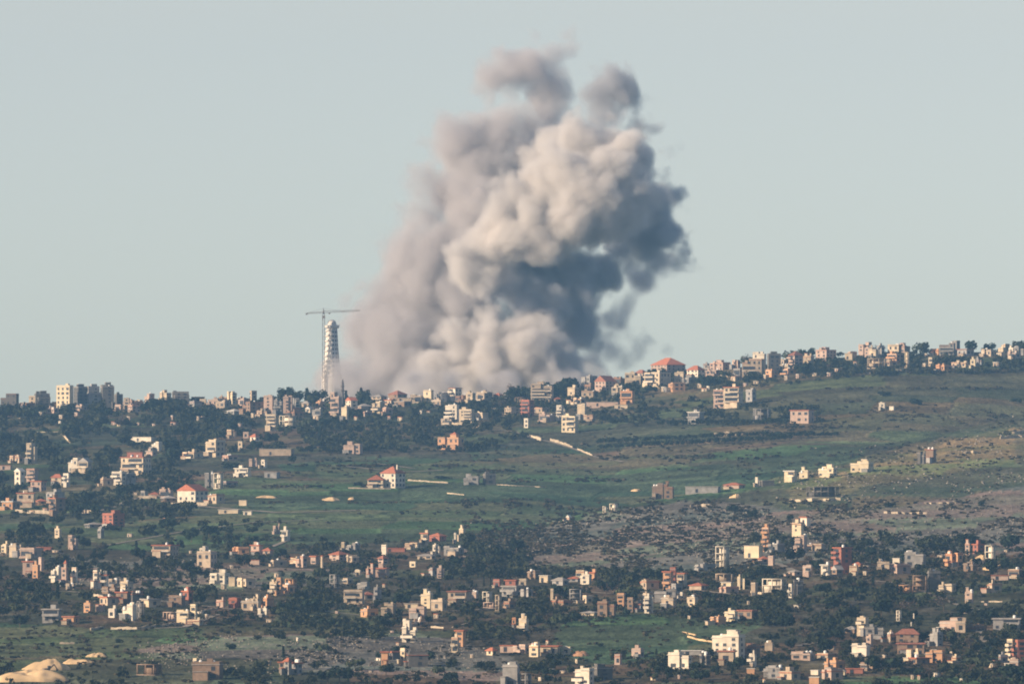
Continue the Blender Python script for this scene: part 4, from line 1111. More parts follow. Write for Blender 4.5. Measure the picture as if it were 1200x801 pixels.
for k, py in enumerate((389, 394, 399, 404, 409, 414, 419, 424, 429, 434, 439)):      # dark openings up the shaded side
    for ang in (-78, -52, -26):
        a_ = R(ang); r_ = shaft_r(py) * .985
        wo = new_obj("opening", WIN, tw); wo.location = (r_ * math.cos(a_), r_ * math.sin(a_), zof(py)); wo.scale = (1.05, 2.2, 1.6); wo.rotation_euler = (0, 0, a_ + R(90))
for k, py in enumerate((388, 394, 400, 406, 412, 418, 424, 430, 436, 442)):         # projecting half landings up the lit side
    r_ = shaft_r(py)
    v, f = [], []
    n_ = 7
    for i in range(n_):
        a_ = R(-215 + 125 * i / (n_ - 1))
        for rr_, zz in ((r_ * .9, -.6), (r_ + .7, -.8), (r_ + .7, .2), (r_ * .9, .7)):
            v.append((rr_ * math.cos(a_), rr_ * math.sin(a_), zof(py) + zz + i * .25))
    for i in range(n_ - 1):
        for q in range(4):
            f.append((i * 4 + q, i * 4 + (q + 1) % 4, i * 4 + 4 + (q + 1) % 4, i * 4 + 4 + q))
    f += [(0, 1, 2, 3), tuple(4 * (n_ - 1) + q for q in (3, 2, 1, 0))]
    new_obj("landing", merge_mesh("landing", [(v, f)], tower_stone), tw)
for i in range(8):
    a_ = R(45 * i); r_ = 8.4 * tm
    new_obj("post", merge_mesh("post", [cyl(r_ * math.cos(a_), r_ * math.sin(a_), zof(381.3), zof(380.2), .25, 6)], tower_stone), tw)
TAKEN.append((372, 370, 402, 446))

CD = 6088.0
cb = P(379.2, 446, CD); cz = gz(cb.x, cb.y)
cr = new_obj("tower_crane", None, None, label="thin dark tower crane with a level jib beside the pale tower", category="crane")
cr.location = (cb.x, cb.y, cz)
cx_ = lambda px: (px - 379.2) / F * CD
czz = lambda py: P(379.2, py, CD).z - cz
def bar(p, q, t):
    p, q = Vector(p), Vector(q); d = (q - p).normalized()
    u = d.cross(Vector((0, 1, 0.01))).normalized() * t; v = d.cross(u).normalized() * t
    vs = [b + su * u + sv * v for b in (p, q) for su, sv in ((-1, -1), (1, -1), (1, 1), (-1, 1))]
    return [tuple(x) for x in vs], [(0, 3, 2, 1), (4, 5, 6, 7), (0, 1, 5, 4), (1, 2, 6, 5), (2, 3, 7, 6), (3, 0, 4, 7)]
zt = czz(368)
mast = []
for sx in (-.8, .8):
    for sy in (-.8, .8): mast.append(bar((sx, sy, -6), (sx, sy, zt), .17))
nlev = int((zt + 6) / 2.4)
for i in range(nlev):
    z0_, z1_ = -6 + 2.4 * i, -6 + 2.4 * (i + 1); s_ = 1 if i % 2 else -1
    mast += [bar((-.8 * s_, -.8, z0_), (.8 * s_, -.8, z1_), .1), bar((.8, -.8 * s_, z0_), (.8, .8 * s_, z1_), .1), bar((-.8, .8 * s_, z0_), (-.8, -.8 * s_, z1_), .1)]
new_obj("mast", merge_mesh("mast", mast, M_METAL), cr)
def boom(xa, za, xb, zb, hgt, name, step):
    parts = [bar((xa, -.6, za), (xb, -.6, zb), .16), bar((xa, .6, za), (xb, .6, zb), .16), bar((xa, 0, za + hgt), (xb, 0, zb + hgt * .6), .14)]
    n_ = max(2, int(abs(xb - xa) / step))
    for i in range(n_):
        t0, t1 = i / n_, (i + .5) / n_
        l = lambda t, y, k: (xa + (xb - xa) * t, y, za + (zb - za) * t + k * hgt * (1 - .4 * t))
        parts += [bar(l(t0, -.6, 0), l(t1, 0, 1), .08), bar(l(t1, 0, 1), l((i + 1) / n_, .6, 0), .08)]
    return new_obj(name, merge_mesh(name, parts, M_METAL), cr)
boom(cx_(379.2), czz(366.4), cx_(422), czz(364.2), 1.3, "jib", 2.6)
boom(cx_(379.2), czz(366.4), cx_(359.5), czz(367.4), 1.0, "counter_jib", 2.6)
new_obj("counterweight", merge_mesh("counterweight", [bx(cx_(358.2), cx_(360.4), -.8, .8, czz(368.6), czz(366.6))], M_METAL), cr)
new_obj("cab", merge_mesh("cab", [bx(-1.0, 1.2, -1.6, -.9, czz(373), czz(369.6))], M_METAL), cr)
new_obj("tower_top", merge_mesh("tower_top", [bar((-.5, 0, zt), (0, 0, czz(361)), .2), bar((.5, 0, zt), (0, 0, czz(361)), .2), bar((0, .5, zt), (0, 0, czz(361)), .2)], M_METAL), cr)
new_obj("tie_rod", merge_mesh("tie_rod", [bar((0, 0, czz(361.2)), (cx_(405), 0, czz(365)), .07), bar((0, 0, czz(361.2)), (cx_(361), 0, czz(366.4)), .07)], M_METAL), cr)
new_obj("trolley", merge_mesh("trolley", [bx(cx_(385), cx_(387), -.5, .5, czz(368), czz(366.2))], M_METAL), cr)

# minaret
mb = hit(401.5, 484)
mi = new_obj("minaret", None, None, label="dark slim minaret with two balconies above the pink mosque building", category="minaret")
mi.location = mb
mm_ = mb.y / F
mz = lambda py: P(401.5, py, mb.y).z - mb.z
mstone = varied("dark_minaret_stone", (0.13, 0.12, 0.12), 0.15, 0.5, 0.05)
lathe([(1.9 * mm_, -1), (1.7 * mm_, mz(462)), (1.5 * mm_, mz(452.5)), (1.4 * mm_, mz(448.5))], 10, "shaft", mstone, mi)
lathe([(1.5 * mm_, mz(458.5)), (2.5 * mm_, mz(457.6)), (2.5 * mm_, mz(456.6)), (1.5 * mm_, mz(456.4))], 10, "balcony", mstone, mi)
lathe([(1.4 * mm_, mz(453.5)), (2.2 * mm_, mz(452.8)), (2.2 * mm_, mz(451.9)), (1.3 * mm_, mz(451.7))], 10, "balcony", mstone, mi)
lathe([(1.6 * mm_, mz(448.6)), (1.2 * mm_, mz(447)), (.15 * mm_, mz(443.6))], 10, "spire", mstone, mi)

# mast on the brown hipped house, thin tower beside the salmon roof
def slim_tower(px, base, w_, h_, wall, label, cap):
    loc = hit(px, base); m_ = loc.y / F
    o = new_obj("slim_tower", None, None, label=label, category="tower"); o.location = loc
    lathe([(w_ * .55 * m_, -1), (w_ * .45 * m_, h_ * m_ * .9)], 10, "shaft", WALL[wall], o)
    lathe([(w_ * .62 * m_, h_ * m_ * .901), (w_ * .62 * m_, h_ * m_ * .95), (w_ * .1 * m_, h_ * m_)], 10, "cap", ROOF[cap], o)
slim_tower(377.5, 666, 3.4, 16, 'C', "thin cream chimney like tower among red roofed houses in the village", 'r')
slim_tower(1068, 744, 1.6, 16, 'W', "white slender mast standing on the ridge of the big brown hipped roof", 'w')
slim_tower(1071, 728, 1.8, 10, 'W', "white thin post in the pine clump behind the big brown hipped roof", 'w')

# ------------------------------------------------------------------ walls, tracks, heaps
def drape(pts, n=6):
    out_ = []
    for i in range(len(pts) - 1):
        for k in range(n):
            t = k / n
            out_.append(hit(pts[i][0] + (pts[i + 1][0] - pts[i][0]) * t, pts[i][1] + (pts[i + 1][1] - pts[i][1]) * t))
    out_.append(hit(*pts[-1]))
    return out_
def wall_thing(pts, hpx, mat, label, name="stone_wall", cat="wall"):
    ps = drape(pts)
    hgt = hpx * .72 * ps[0].y / F
    v, f = [], []
    for i, p in enumerate(ps):
        q = ps[min(i + 1, len(ps) - 1)] - ps[max(i - 1, 0)]
        nrm = Vector((-q.y, q.x, 0)).normalized() * .25
        jz = hgt * (1 + .3 * math.sin(i * 2.1) * math.sin(i * .9 + pts[0][0]))
        for sgn, zz in ((-1, -1.2), (1, -1.2), (1, jz), (-1, jz)):
            v.append(tuple(p + nrm * sgn + Vector((0, 0, zz)) - ps[0]))
    for i in range(len(ps) - 1):
        for q in range(4):
            f.append((i * 4 + q, i * 4 + (q + 1) % 4, i * 4 + 4 + (q + 1) % 4, i * 4 + 4 + q))
    f += [(3, 2, 1, 0), tuple(4 * (len(ps) - 1) + q for q in (0, 1, 2, 3))]
    o = new_obj(name, merge_mesh(name, [(v, f)], mat), None, label=label, category=cat)
    o.location = ps[0]
WL, WC = WALL['C'], varied('dusty_cream_wall', (.44, .36, .26), .35, .25, .15)
for pts, hp, mt, lb in [
    ([(37, 520), (44, 508)], 4.0, WL, "pale wall climbing the left side of the walled field"),
    ([(71, 507), (82, 519)], 3.2, WL, "pale wall descending the right side of the walled field"),
    ([(46, 506.5), (70, 506)], 1.2, M_STONE, "thin wall along the top of the walled field"),
    ([(495, 480), (507, 477), (518, 476)], 2.6, WC, "curved cream wall left of the big white building"),
    ([(520, 492), (530, 497), (548, 498.5), (566, 502)], 3.4, WC, "long curved cream terrace wall below the big white building"),
    ([(621, 512), (634, 516)], 4.5, WC, "first pale zigzag wall on the slope below the smoke"),
    ([(645, 516), (658, 520), (671, 525)], 4.0, WC, "second pale zigzag wall, longest of the slope below the smoke"),
    ([(677, 527), (684, 530), (694, 534)], 3.0, WC, "third pale zigzag wall lowest on the slope below the smoke"),
    ([(834, 444), (850, 442), (868, 440)], 3.0, WC, "pale balustrade wall on the right ridge left of the beige house"),
    ([(1172, 514), (1202, 512)], 4.2, WC, "long cream wall on the grassy spur at the right edge"),
    ([(1186, 508), (1202, 506.5)], 4.0, WC, "shorter cream wall stepped above the long one at the right edge"),
    ([(1129, 531), (1146, 530)], 3.2, WC, "lone cream slab wall on the grassy spur"),
    ([(1083, 590), (1096, 590), (1120, 589)], 2.2, M_STONE, "pale stone terrace wall on the rocky right slope"),
    ([(1036, 601), (1060, 602), (1086, 602)], 3.2, M_STONE, "longer pale stone terrace below the upper one on the rocky right slope"),
    ([(925, 588), (945, 587), (985, 586)], 4.0, WC, "cream slab wall in front of the long dark concrete ruin"),
    ([(809, 594), (832, 593)], 4.0, M_STONE, "short pale stone ledge on the rocky slope left of lone bushes"),
    ([(1096, 668), (1122, 667)], 4.5, M_SAND, "peach terrace wall under the arched peach house"),
    ([(1132, 666), (1160, 668), (1184, 660)], 4.0, M_SAND, "curved peach terrace wall under the earth heap"),
    ([(130, 737), (160, 737), (195, 733), (212, 731)], 4.0, M_STONE, "long stone wall running in front of the lower left village"),
    ([(236, 716), (255, 713)], 2.4, WC, "cream garden wall left of the small pink house"),
    ([(110, 698), (124, 701)], 4.0, WC, "white wall segment left of the brown brick house"),
    ([(106, 738), (122, 736)], 4.0, M_STONE, "beige wall stub left of the long stone wall"),
    ([(334, 706), (356, 706)], 3.5, WALL['P'], "pinkish wall in front of dark trees in the village centre"),
    ([(654, 725), (672, 722), (700, 715)], 1.6, M_STONE, "pale wall rising to the brown stone house by the meadow"),
    ([(800, 741), (815, 744)], 2.2, M_SAND, "upper sandy ramp wall left of the biggest white block"),
    ([(806, 746), (820, 750), (842, 753)], 2.6, M_SAND, "lower sandy ramp wall left of the biggest white block"),
    ([(200, 592), (243, 592)], 5.0, M_STONE, "garden wall in front of the two window field house"),
    ([(408, 572), (458, 573)], 2.0, M_STONE, "garden wall below the red roofed valley villa"),
    ([(478, 563), (495, 564), (525, 566)], 2.2, M_STONE, "field wall right of the red roofed valley villa"),
    ([(582, 568), (600, 569), (640, 571)], 1.6, M_STONE, "field wall right of the grey valley house"),
    ([(524, 578), (544, 580)], 1.8, WC, "short cream wall in the green valley"),
    ([(92, 600), (118, 602)], 5, M_STONE, "pale bank wall right of the left cluster"),
    ([(18, 600), (58, 602)], 5, M_STONE, "wall under the two storey faded red roof house"),
    ([(162, 584), (200, 583)], 5, M_STONE, "field wall beside the little red roofed cottage"),
    ([(70, 754), (87, 754)], 3, WC, "lone cream wall block in the lower left meadow"),
    ([(880, 694), (893, 696)], 3, WC, "white slab wall left of the framed house"),
    ([(890, 700), (905, 699), (928, 697)], 2.0, WL, "long thin white slab below the framed house"),
    ([(530, 735), (545, 731), (554, 729)], 1.6, WC, "slanting cream wall on the central slope"),
    ([(505, 735), (520, 736)], 3, WC, "cream low ruin wall right of the stacked white house"),
    ([(600, 700), (622, 697)], 2, M_STONE, "pale garden wall under the grey dark banded house"),
    ([(1148, 705), (1175, 705)], 2, M_STONE, "stone wall under the bushes at the right edge"),
    ([(835, 511), (855, 509)], 5, M_STONE, "pale rubble wall in the orchard"),
    ([(860, 510), (885, 508), (905, 506)], 3, M_STONE, "long pale rubble wall in the upper orchard"),
    ([(746, 490), (772, 490)], 3.5, M_STONE, "broken pale wall left of the orchard"),
]:
    wall_thing(pts, hp, mt, lb)

def track(pts, wpx, mat=M_TRACK, name="track"):
    ps = drape(pts, 8)
    v, f = [], []
    for i, p in enumerate(ps):
        q = ps[min(i + 1, len(ps) - 1)] - ps[max(i - 1, 0)]
        nrm = Vector((-q.y, q.x, 0)).normalized() * wpx
        for sgn in (-1, 1):
            e = p + nrm * sgn
            v.append((e.x, e.y, gz(e.x, e.y) + .35))
    f = [(2 * i, 2 * i + 1, 2 * i + 3, 2 * i + 2) for i in range(len(ps) - 1)]
    new_obj(name, mesh_np(name, v, f, mat), None, kind="structure")
track([(1146, 737), (1150, 744), (1155, 752), (1152, 762), (1146, 768)], 1.6)
track([(1158, 765), (1168, 768), (1184, 771)], 1.6)
track([(888, 656), (905, 659), (920, 664), (931, 670)], 1.8)
track([(318, 641), (330, 636), (338, 633)], 1.4)
track([(400, 546), (430, 549), (475, 553), (520, 551)], 2.0)
track([(140, 594), (170, 594), (230, 593), (330, 601), (420, 598)], 2.0)
track([(142, 592), (150, 587), (157, 584)], 2.5)
track([(935, 757), (955, 753), (980, 752), (1005, 752)], 1.5)
track([(150, 738), (215, 735), (255, 720)], 1.5)
track([(600, 505), (619, 512), (650, 519), (675, 527), (700, 536), (730, 541)], 1.4)
track([(518, 492), (560, 503), (600, 505)], 1.4)
track([(0, 606), (60, 604), (100, 603), (142, 592)], 1.6)
track([(120, 640), (220, 622), (300, 612), (380, 609)], 1.2)
track([(0, 694), (80, 693), (130, 698), (200, 706), (290, 716)], 1.1)
track([(300, 716), (360, 714), (430, 722), (520, 716), (610, 712), (700, 724)], 1.0)
track([(930, 670), (990, 678), (1060, 684), (1130, 712), (1160, 716)], 1.1)
track([(640, 690), (720, 696), (800, 690), (890, 700)], 1.0)
track([(440, 543), (455, 545), (485, 549)], 1.6)

def heap(px, base, w_, h_, mat, label, name="sand_heap", cat="sand heap", deep=.7, peak=.5):
    loc = hit(px, base); m_ = loc.y / F
    a, b_, H = w_ / 2 * m_, w_ / 2 * m_ * deep, h_ * m_
    n_, k_ = 56, 20
    v, f = [], []
    sd_ = int(px)
    for k in range(k_ + 1):
        t = k / k_
        for i in range(n_):
            an = 2 * math.pi * i / n_
            e1 = 1 + .22 * float(vnoise(np.array([math.cos(an) * 1.3 + 9]), np.array([math.sin(an) * 1.3]), sd_)[0]) + .10 * float(vnoise(np.array([math.cos(an) * 4]), np.array([math.sin(an) * 4]), sd_ + 1)[0])
            r_ = 1 - t
            ux, uy = r_ * math.cos(an), r_ * math.sin(an)
            lump = .30 * float(vnoise(np.array([ux * 1.9 + 5]), np.array([uy * 1.9]), sd_ + 2)[0]) + .16 * float(vnoise(np.array([ux * 5]), np.array([uy * 5]), sd_ + 3)[0]) + .07 * float(vnoise(np.array([ux * 13]), np.array([uy * 13]), sd_ + 4)[0])
            z = H * .72 * (1 - r_ ** 2.5) * (1 + .9 * lump) - 1.0 * (k == 0)
            v.append((a * e1 * ux + a * (peak - .5) * t, b_ * e1 * uy, z))
    for k in range(k_):
        for i in range(n_):
            f.append((k * n_ + i, k * n_ + (i + 1) % n_, (k + 1) * n_ + (i + 1) % n_, (k + 1) * n_ + i))
    o = new_obj(name, mesh_np(name, v, f, mat, smooth=True), None, label=label, category=cat)
    o.location = loc
    TAKEN.append((px - w_ / 2, base - h_, px + w_ / 2, base + 3))
heap(34, 796, 82, 15, M_SAND, "big pale peach sand bank at the bottom left corner", deep=.5, peak=.42)
heap(58, 784, 58, 15, M_SAND, "darker sandy cut bank rising behind the big pale bank", deep=.5, peak=.6)
heap(92, 777, 44, 8, M_SAND, "long light sand spill right of the sandy cut bank", deep=.4)
heap(113, 769, 22, 6, M_SAND, "low dull sand heap farthest right of the quarry", deep=.5)
heap(1146, 662, 24, 15, M_SAND, "peach earth heap on the terrace by the unfinished stair building", "earth_heap", "earth heap", peak=.75)
heap(680, 768, 20, 8, M_EARTH, "reddish brown earth mound right of the yellow square block", "earth_heap", "earth heap")
heap(388, 586, 24, 5, M_SAND, "low pale heap of earth in the green field", "earth_heap", "earth heap")
heap(412, 585, 8, 4, M_SAND, "small second earth heap beside the low pale one in the field", "earth_heap", "earth heap")
heap(746, 575, 12, 3.5, M_SAND, "flat pale earth patch left of the brown twin block", "earth_heap", "earth heap")
heap(862, 583, 14, 6, M_SAND, "sandy hump on the spur under the dark red roof house", "earth_heap", "earth heap", peak=.7)
heap(312, 583, 26, 4, M_SAND, "flat pale spoil strip beside the track in the green field", "earth_heap", "earth heap", deep=.3)

# a lone excavator by the sand
ex = new_obj("excavator", None, None, label="dark excavator parked at the foot of the sandy bank", category="excavator")
el = hit(56, 789.5); ex.location = el + Vector((0, -4, 0)); ex.rotation_euler = (0, 0, R(20))
ex.location.z = gz(ex.location.x, ex.location.y) + .6
DKM = WALL['D']
new_obj("track_frame", merge_mesh("track_frame", [bx(-1.6, 1.6, -1.2, -.6, -.6, .8), bx(-1.6, 1.6, .6, 1.2, -.6, .8)], M_METAL), ex)
new_obj("body", merge_mesh("body", [bx(-1.5, .9, -1.1, 1.1, .85, 1.9)], DKM), ex)
new_obj("cab", merge_mesh("cab", [bx(.0, 1.1, -1.15, -.1, 1.91, 2.9)], DKM), ex)
new_obj("boom", merge_mesh("boom", [bar((.9, .3, 1.6), (2.8, .3, 3.4), .2), bar((2.8, .3, 3.4), (4.0, .3, 1.6), .16)], DKM), ex)
new_obj("bucket", merge_mesh("bucket", [bx(3.6, 4.4, -.1, .7, .9, 1.6)], DKM), ex)

# ------------------------------------------------------------------ trees
def clump_crown(name, shape, n, leaf, mat, seed):
    """many small leaf tufts through the volume of an uneven crown; unit size: 1 high, about 1 wide"""
    r_ = np.random.default_rng(seed)
    lobes = []
    for _ in range(7):
        an, el_ = r_.uniform(0, 2 * np.pi), r_.uniform(.2, .95)
        if shape == 'round': c = (np.cos(an) * .26, np.sin(an) * .26, .36 + .42 * el_); rad = r_.uniform(.17, .27)
        elif shape == 'tall': c = (np.cos(an) * .05, np.sin(an) * .05, .12 + .8 * el_); rad = .13 * (1.25 - el_)
        elif shape == 'wide': c = (np.cos(an) * .42, np.sin(an) * .42, .45 + .3 * el_); rad = r_.uniform(.2, .28)
        else: c = (np.cos(an) * .3, np.sin(an) * .3, .18 + .4 * el_); rad = r_.uniform(.2, .3)
        lobes.append((*c, rad))
    if shape == 'tall':
        lobes = [(0, 0, .1 + .11 * i, .15 * (1 - .075 * i)) for i in range(8)]
    li = r_.integers(0, len(lobes), n)
    L = np.array(lobes)[li]
    dv = r_.normal(size=(n, 3)); dv /= np.linalg.norm(dv, axis=1)[:, None]
    rad = L[:, 3] * r_.uniform(.35, 1.08, n) ** .6
    ctr = L[:, :3] + dv * rad[:, None]
    t1 = r_.normal(size=(n, 3)); t1 -= (t1 * dv).sum(1)[:, None] * dv * .7; t1 /= np.linalg.norm(t1, axis=1)[:, None]
    t2 = np.cross(dv + .5 * r_.normal(size=(n, 3)), t1); t2 /= np.linalg.norm(t2, axis=1)[:, None]
    sz = leaf * r_.uniform(.6, 1.3, n)[:, None]
    v = np.stack([ctr - t1 * sz, ctr + t2 * sz * .8, ctr + t1 * sz, ctr - t2 * sz * .8], 1).reshape(-1, 3)
    f = np.arange(4 * n).reshape(n, 4)
    return mesh_np(name, v, f, mat) if mat is not None else (v, f)
def trunk_mesh(name, h0, r0):
    parts = [cyl(0, 0, -.12, h0, r0, 7, r0 * .6)]
    for an in (.4, 2.5, 4.4):
        parts.append(bar((0, 0, h0 * .85), (.2 * math.cos(an), .2 * math.sin(an), h0 + .22), r0 * .35))
    return merge_mesh(name, parts, M_BARK)
CROWNS = {
    'broadleaf_tree': [clump_crown("crown", s, 300, .095, LEAF[m], k) for k, (s, m) in enumerate([('round', 'd'), ('round', 'd'), ('wide', 'd'), ('round', 'o'), ('wide', 'o')])],
    'bare_tree': [clump_crown("crown", s, 170, .05, LEAF['b'], 30 + k) for k, s in enumerate(('round', 'wide'))],
    'cypress_tree': [clump_crown("crown", 'tall', 260, .06, LEAF['d'], 40 + k) for k in range(2)],
    'orchard_tree': [clump_crown("crown", 'round', 140, .09, LEAF['d'], 50 + k) for k in range(2)],
    'bush': [clump_crown("foliage", 'bush', 220, .1, LEAF['d'], 60 + k) for k in range(3)],
}
TRUNKS = {'broadleaf_tree': trunk_mesh("trunk", .36, .035), 'bare_tree': trunk_mesh("trunk", .36, .03), 'cypress_tree': trunk_mesh("trunk", .16, .03), 'orchard_tree': trunk_mesh("trunk", .34, .035)}
def covers(px, py, h_, w_):
    """does a tree standing here hide much of a building behind it"""
    for (x0, y0, x1, y1) in TAKEN:
        if y1 >= py + .5 or y1 < py - h_ - 1: continue       # stands in front of the tree, or is well above it
        if px + w_ * .45 < x0 or px - w_ * .45 > x1: continue
        vis = max(0.0, y1 - (py - h_)) / max(1.0, (y1 - y0))
        if vis > .45: return True
    for (x0, y0, x1, y1) in TAKEN:                               # or inside its walls
        if x0 - 1 < px < x1 + 1 and abs(py - y1) < 1.6: return True
    return False
def plant(kind, px, py, h_, label, group, wide=1.0):
    loc = hit(px, py); H = h_ * loc.y / F
    cr_ = rnd.choice(CROWNS[kind])
    cat = {'broadleaf_tree': 'tree', 'bare_tree': 'tree', 'cypress_tree': 'cypress', 'orchard_tree': 'orchard tree', 'bush': 'bush'}[kind]
    if kind == 'bush':
        o = bpy.data.objects.new(kind, cr_); COL.objects.link(o)
    else:
        o = bpy.data.objects.new(kind, None); COL.objects.link(o)
        for nm, me in (("crown", cr_), ("trunk", TRUNKS[kind])):
            c = bpy.data.objects.new(nm, me); COL.objects.link(c); c.parent = o
    o.location = loc - Vector((0, 0, .05 * H)); o.rotation_euler = (0, 0, rnd.uniform(0, 6.28))
    k = rnd.uniform(.9, 1.25) * wide
    o.scale = (H * k, H * k, H)
    o["label"] = label; o["category"] = cat; o["group"] = group
ZT = [  # x0 x1, y band as functions of the skyline or fixed, count, size, mix, words
    (0, 390, 'sky', -1, 16, 40, 9, 17, 'ridge left of the tower'),
    (405, 690, 'sky', -1, 16, 42, 9, 18, 'ridge under the smoke'),
    (690, 1200, 'sky', -1, 20, 46, 8, 16, 'ridge right of the smoke'),
    (0, 205, 'fix', 486, 606, 44, 8, 17, 'upper left village'),
    (205, 400, 'fix', 480, 532, 20, 8, 15, 'slope below the twin blocks'),
    (0, 300, 'fix', 612, 735, 46, 8, 16, 'lower left village'),
    (300, 610, 'fix', 645, 745, 46, 8, 18, 'village centre'),
    (610, 900, 'fix', 676, 735, 40, 8, 17, 'houses above the right meadow'),
    (640, 900, 'fix', 768, 802, 22, 8, 16, 'bottom houses right of centre'),
    (900, 1200, 'fix', 640, 802, 60, 9, 20, 'lower right village'),
    (300, 640, 'fix', 765, 802, 18, 8, 15, 'bottom slope in the middle'),
]
WORDS = {'broadleaf_tree': ("dark leafy tree among the houses of the ", "leafy trees, "), 'bare_tree': ("brownish half bare tree among the houses of the ", "half bare trees, "), 'cypress_tree': ("slim dark cypress among the houses of the ", "cypresses, ")}
spots_used = []
for x0, x1, mode, ya, yb, n_, s0, s1, words_ in ZT:
    made = tries = 0
    while made < n_ and tries < n_ * 40:
        tries += 1
        px = rnd.uniform(x0, x1)
        s_ = float(np.interp(px, PXC, sk))
        py = s_ + rnd.uniform(ya, yb) if mode == 'sky' else rnd.uniform(ya, yb)
        h_ = rnd.uniform(s0, s1) * 1.2
        if 670 < px < 900 and 728 < py < 766: continue
        kind = rnd.choices(('broadleaf_tree', 'bare_tree', 'cypress_tree'), (.78, .12, .1))[0]
        if covers(px, py, h_, h_): continue
        made += 1
        a_, g_ = WORDS[kind]
        if 'slope' in words_ or 'houses' in words_: a_ = a_.replace("among the houses of the ", "on the " if 'slope' in words_ else "among the ")
        if 'ridge' in words_: a_ = a_.replace("among the houses of the ", "along the ")
        plant(kind, px, py, h_, a_ + words_, g_ + words_)
for px, py, h_, wd, kind, lb in [
    (567, 686, 15, .45, 'cypress_tree', "left one of two tall cypresses beside the bright red house"),
    (575, 687, 17, .45, 'cypress_tree', "right one of two tall cypresses beside the bright red house"),
    (621, 703, 15, .4, 'cypress_tree', "lone slim cypress in the dark garden of the village"),
    (1033, 722, 24, .9, 'broadleaf_tree', "big dark spreading pine left of the white crooked ruin"),
    (980, 752, 18, 1.3, 'broadleaf_tree', "large dark rounded tree left of the cream stacked house"),
    (1035, 788, 22, 1.4, 'broadleaf_tree', "massive dark tree right of the long bright red roof"),
    (1184, 742, 16, 1.1, 'broadleaf_tree', "dark umbrella shaped tree in front of the grey arcaded house"),
    (1190, 801, 26, 1.5, 'broadleaf_tree', "very dark big tree in the bottom right corner"),
    (866, 786, 19, 1.0, 'broadleaf_tree', "dark round tree standing before the biggest white block"),
    (838, 775, 9, 1.1, 'broadleaf_tree', "small dark round tree left of the beige low front building"),
    (398, 800, 22, 1.0, 'broadleaf_tree', "big dark tree at the bottom edge right of the red turret"),
    (384, 800, 18, 1.0, 'broadleaf_tree', "second dark tree at the bottom edge, nearer the red turret"),
    (408, 801, 20, .6, 'cypress_tree', "pointed dark conifer at the bottom edge right of the red turret"),
    (265, 794, 14, 1.1, 'broadleaf_tree', "dark round tree at the right corner of the dim brown house"),
    (271, 760, 10, 1.1, 'bush', "lone dark bush on the rocky slope above the dim brown house"),
    (140, 754, 9, 1.1, 'bush', "lone dark bush right of the lower left meadow"),
    (112, 603, 14, .9, 'broadleaf_tree', "dark rounded tree under the left cluster beside the pale bank wall"),
    (162, 656, 16, 1.3, 'broadleaf_tree', "big hazy dark tree left of the red eaved beige house"),
    (548, 640, 22, 1.0, 'broadleaf_tree', "tall dark copse tree beside the pale round topped tower house"),
    (858, 600, 12, 1.1, 'bush', "round dark bush alone on the rocky slope, left one of two"),
    (883, 606, 13, 1.2, 'bush', "larger dark bush alone on the rocky slope, right one of two"),
    (926, 609, 8, 1.1, 'bush', "small dark bush below the long dark concrete ruin"),
    (1072, 474, 10, 1.8, 'bush', "wide dark thicket in the right hillside field"),
    (1036, 464, 8, 1.8, 'bush', "dark thicket above the lone white field house"),
    (1190, 472, 8, 1.5, 'bush', "dark thicket at the right edge of the hillside field"),
    (1043, 594, 9, 1.9, 'bush', "flat dark bush on the terrace of the rocky right slope"),
    (1150, 592, 8, 1.2, 'bush', "dark bush at the end of the pale stone terrace wall"),
    (640, 730, 15, 1.0, 'bare_tree', "brownish bare tree beside the right meadow"),
    (655, 730, 14, 1.0, 'broadleaf_tree', "dark tree right next to the brownish bare tree by the meadow"),
    (704, 757, 6, 1.0, 'bush', "single dark bush in the middle of the right meadow"),
    (460, 568, 7, 2.4, 'bush', "dark hedge right of the red roofed valley villa"),
    (420, 570, 8, 1.5, 'bush', "dark hedge left of the red roofed valley villa"),
    (520, 562, 7, 2.6, 'bush', "long dark hedge between the villa and the grey valley house"),
    (450, 526, 9, 3.2, 'bush', "broad dark thicket right of the lone pinkish house"),
    (343, 543, 11, 1.0, 'broadleaf_tree', "dark tree at the upper field corner beside the low grey house"),
    (270, 548, 10, 2.0, 'bush', "dark thicket above the columned balcony house"),
]:
    plant(kind, px, py, h_, lb, None, wd)
    TAKEN_T = None
for o in list(SC.objects):
    if o.get("group", 1) is None: del o["group"]
# orchard rows
for (xa, ya, xb, yb, n_) in ((700, 521, 905, 511, 46), (705, 527, 930, 516, 46), (900, 513, 985, 512, 20), (770, 499, 925, 497, 34)):
    for i in range(n_):
        t = (i + rnd.uniform(-.25, .25)) / n_
        plant('orchard_tree', xa + (xb - xa) * t, ya + (yb - ya) * t + rnd.uniform(-.4, .4), rnd.uniform(6.5, 9.5), "small dark fruit tree standing in an orchard row on the right slope", "orchard rows")

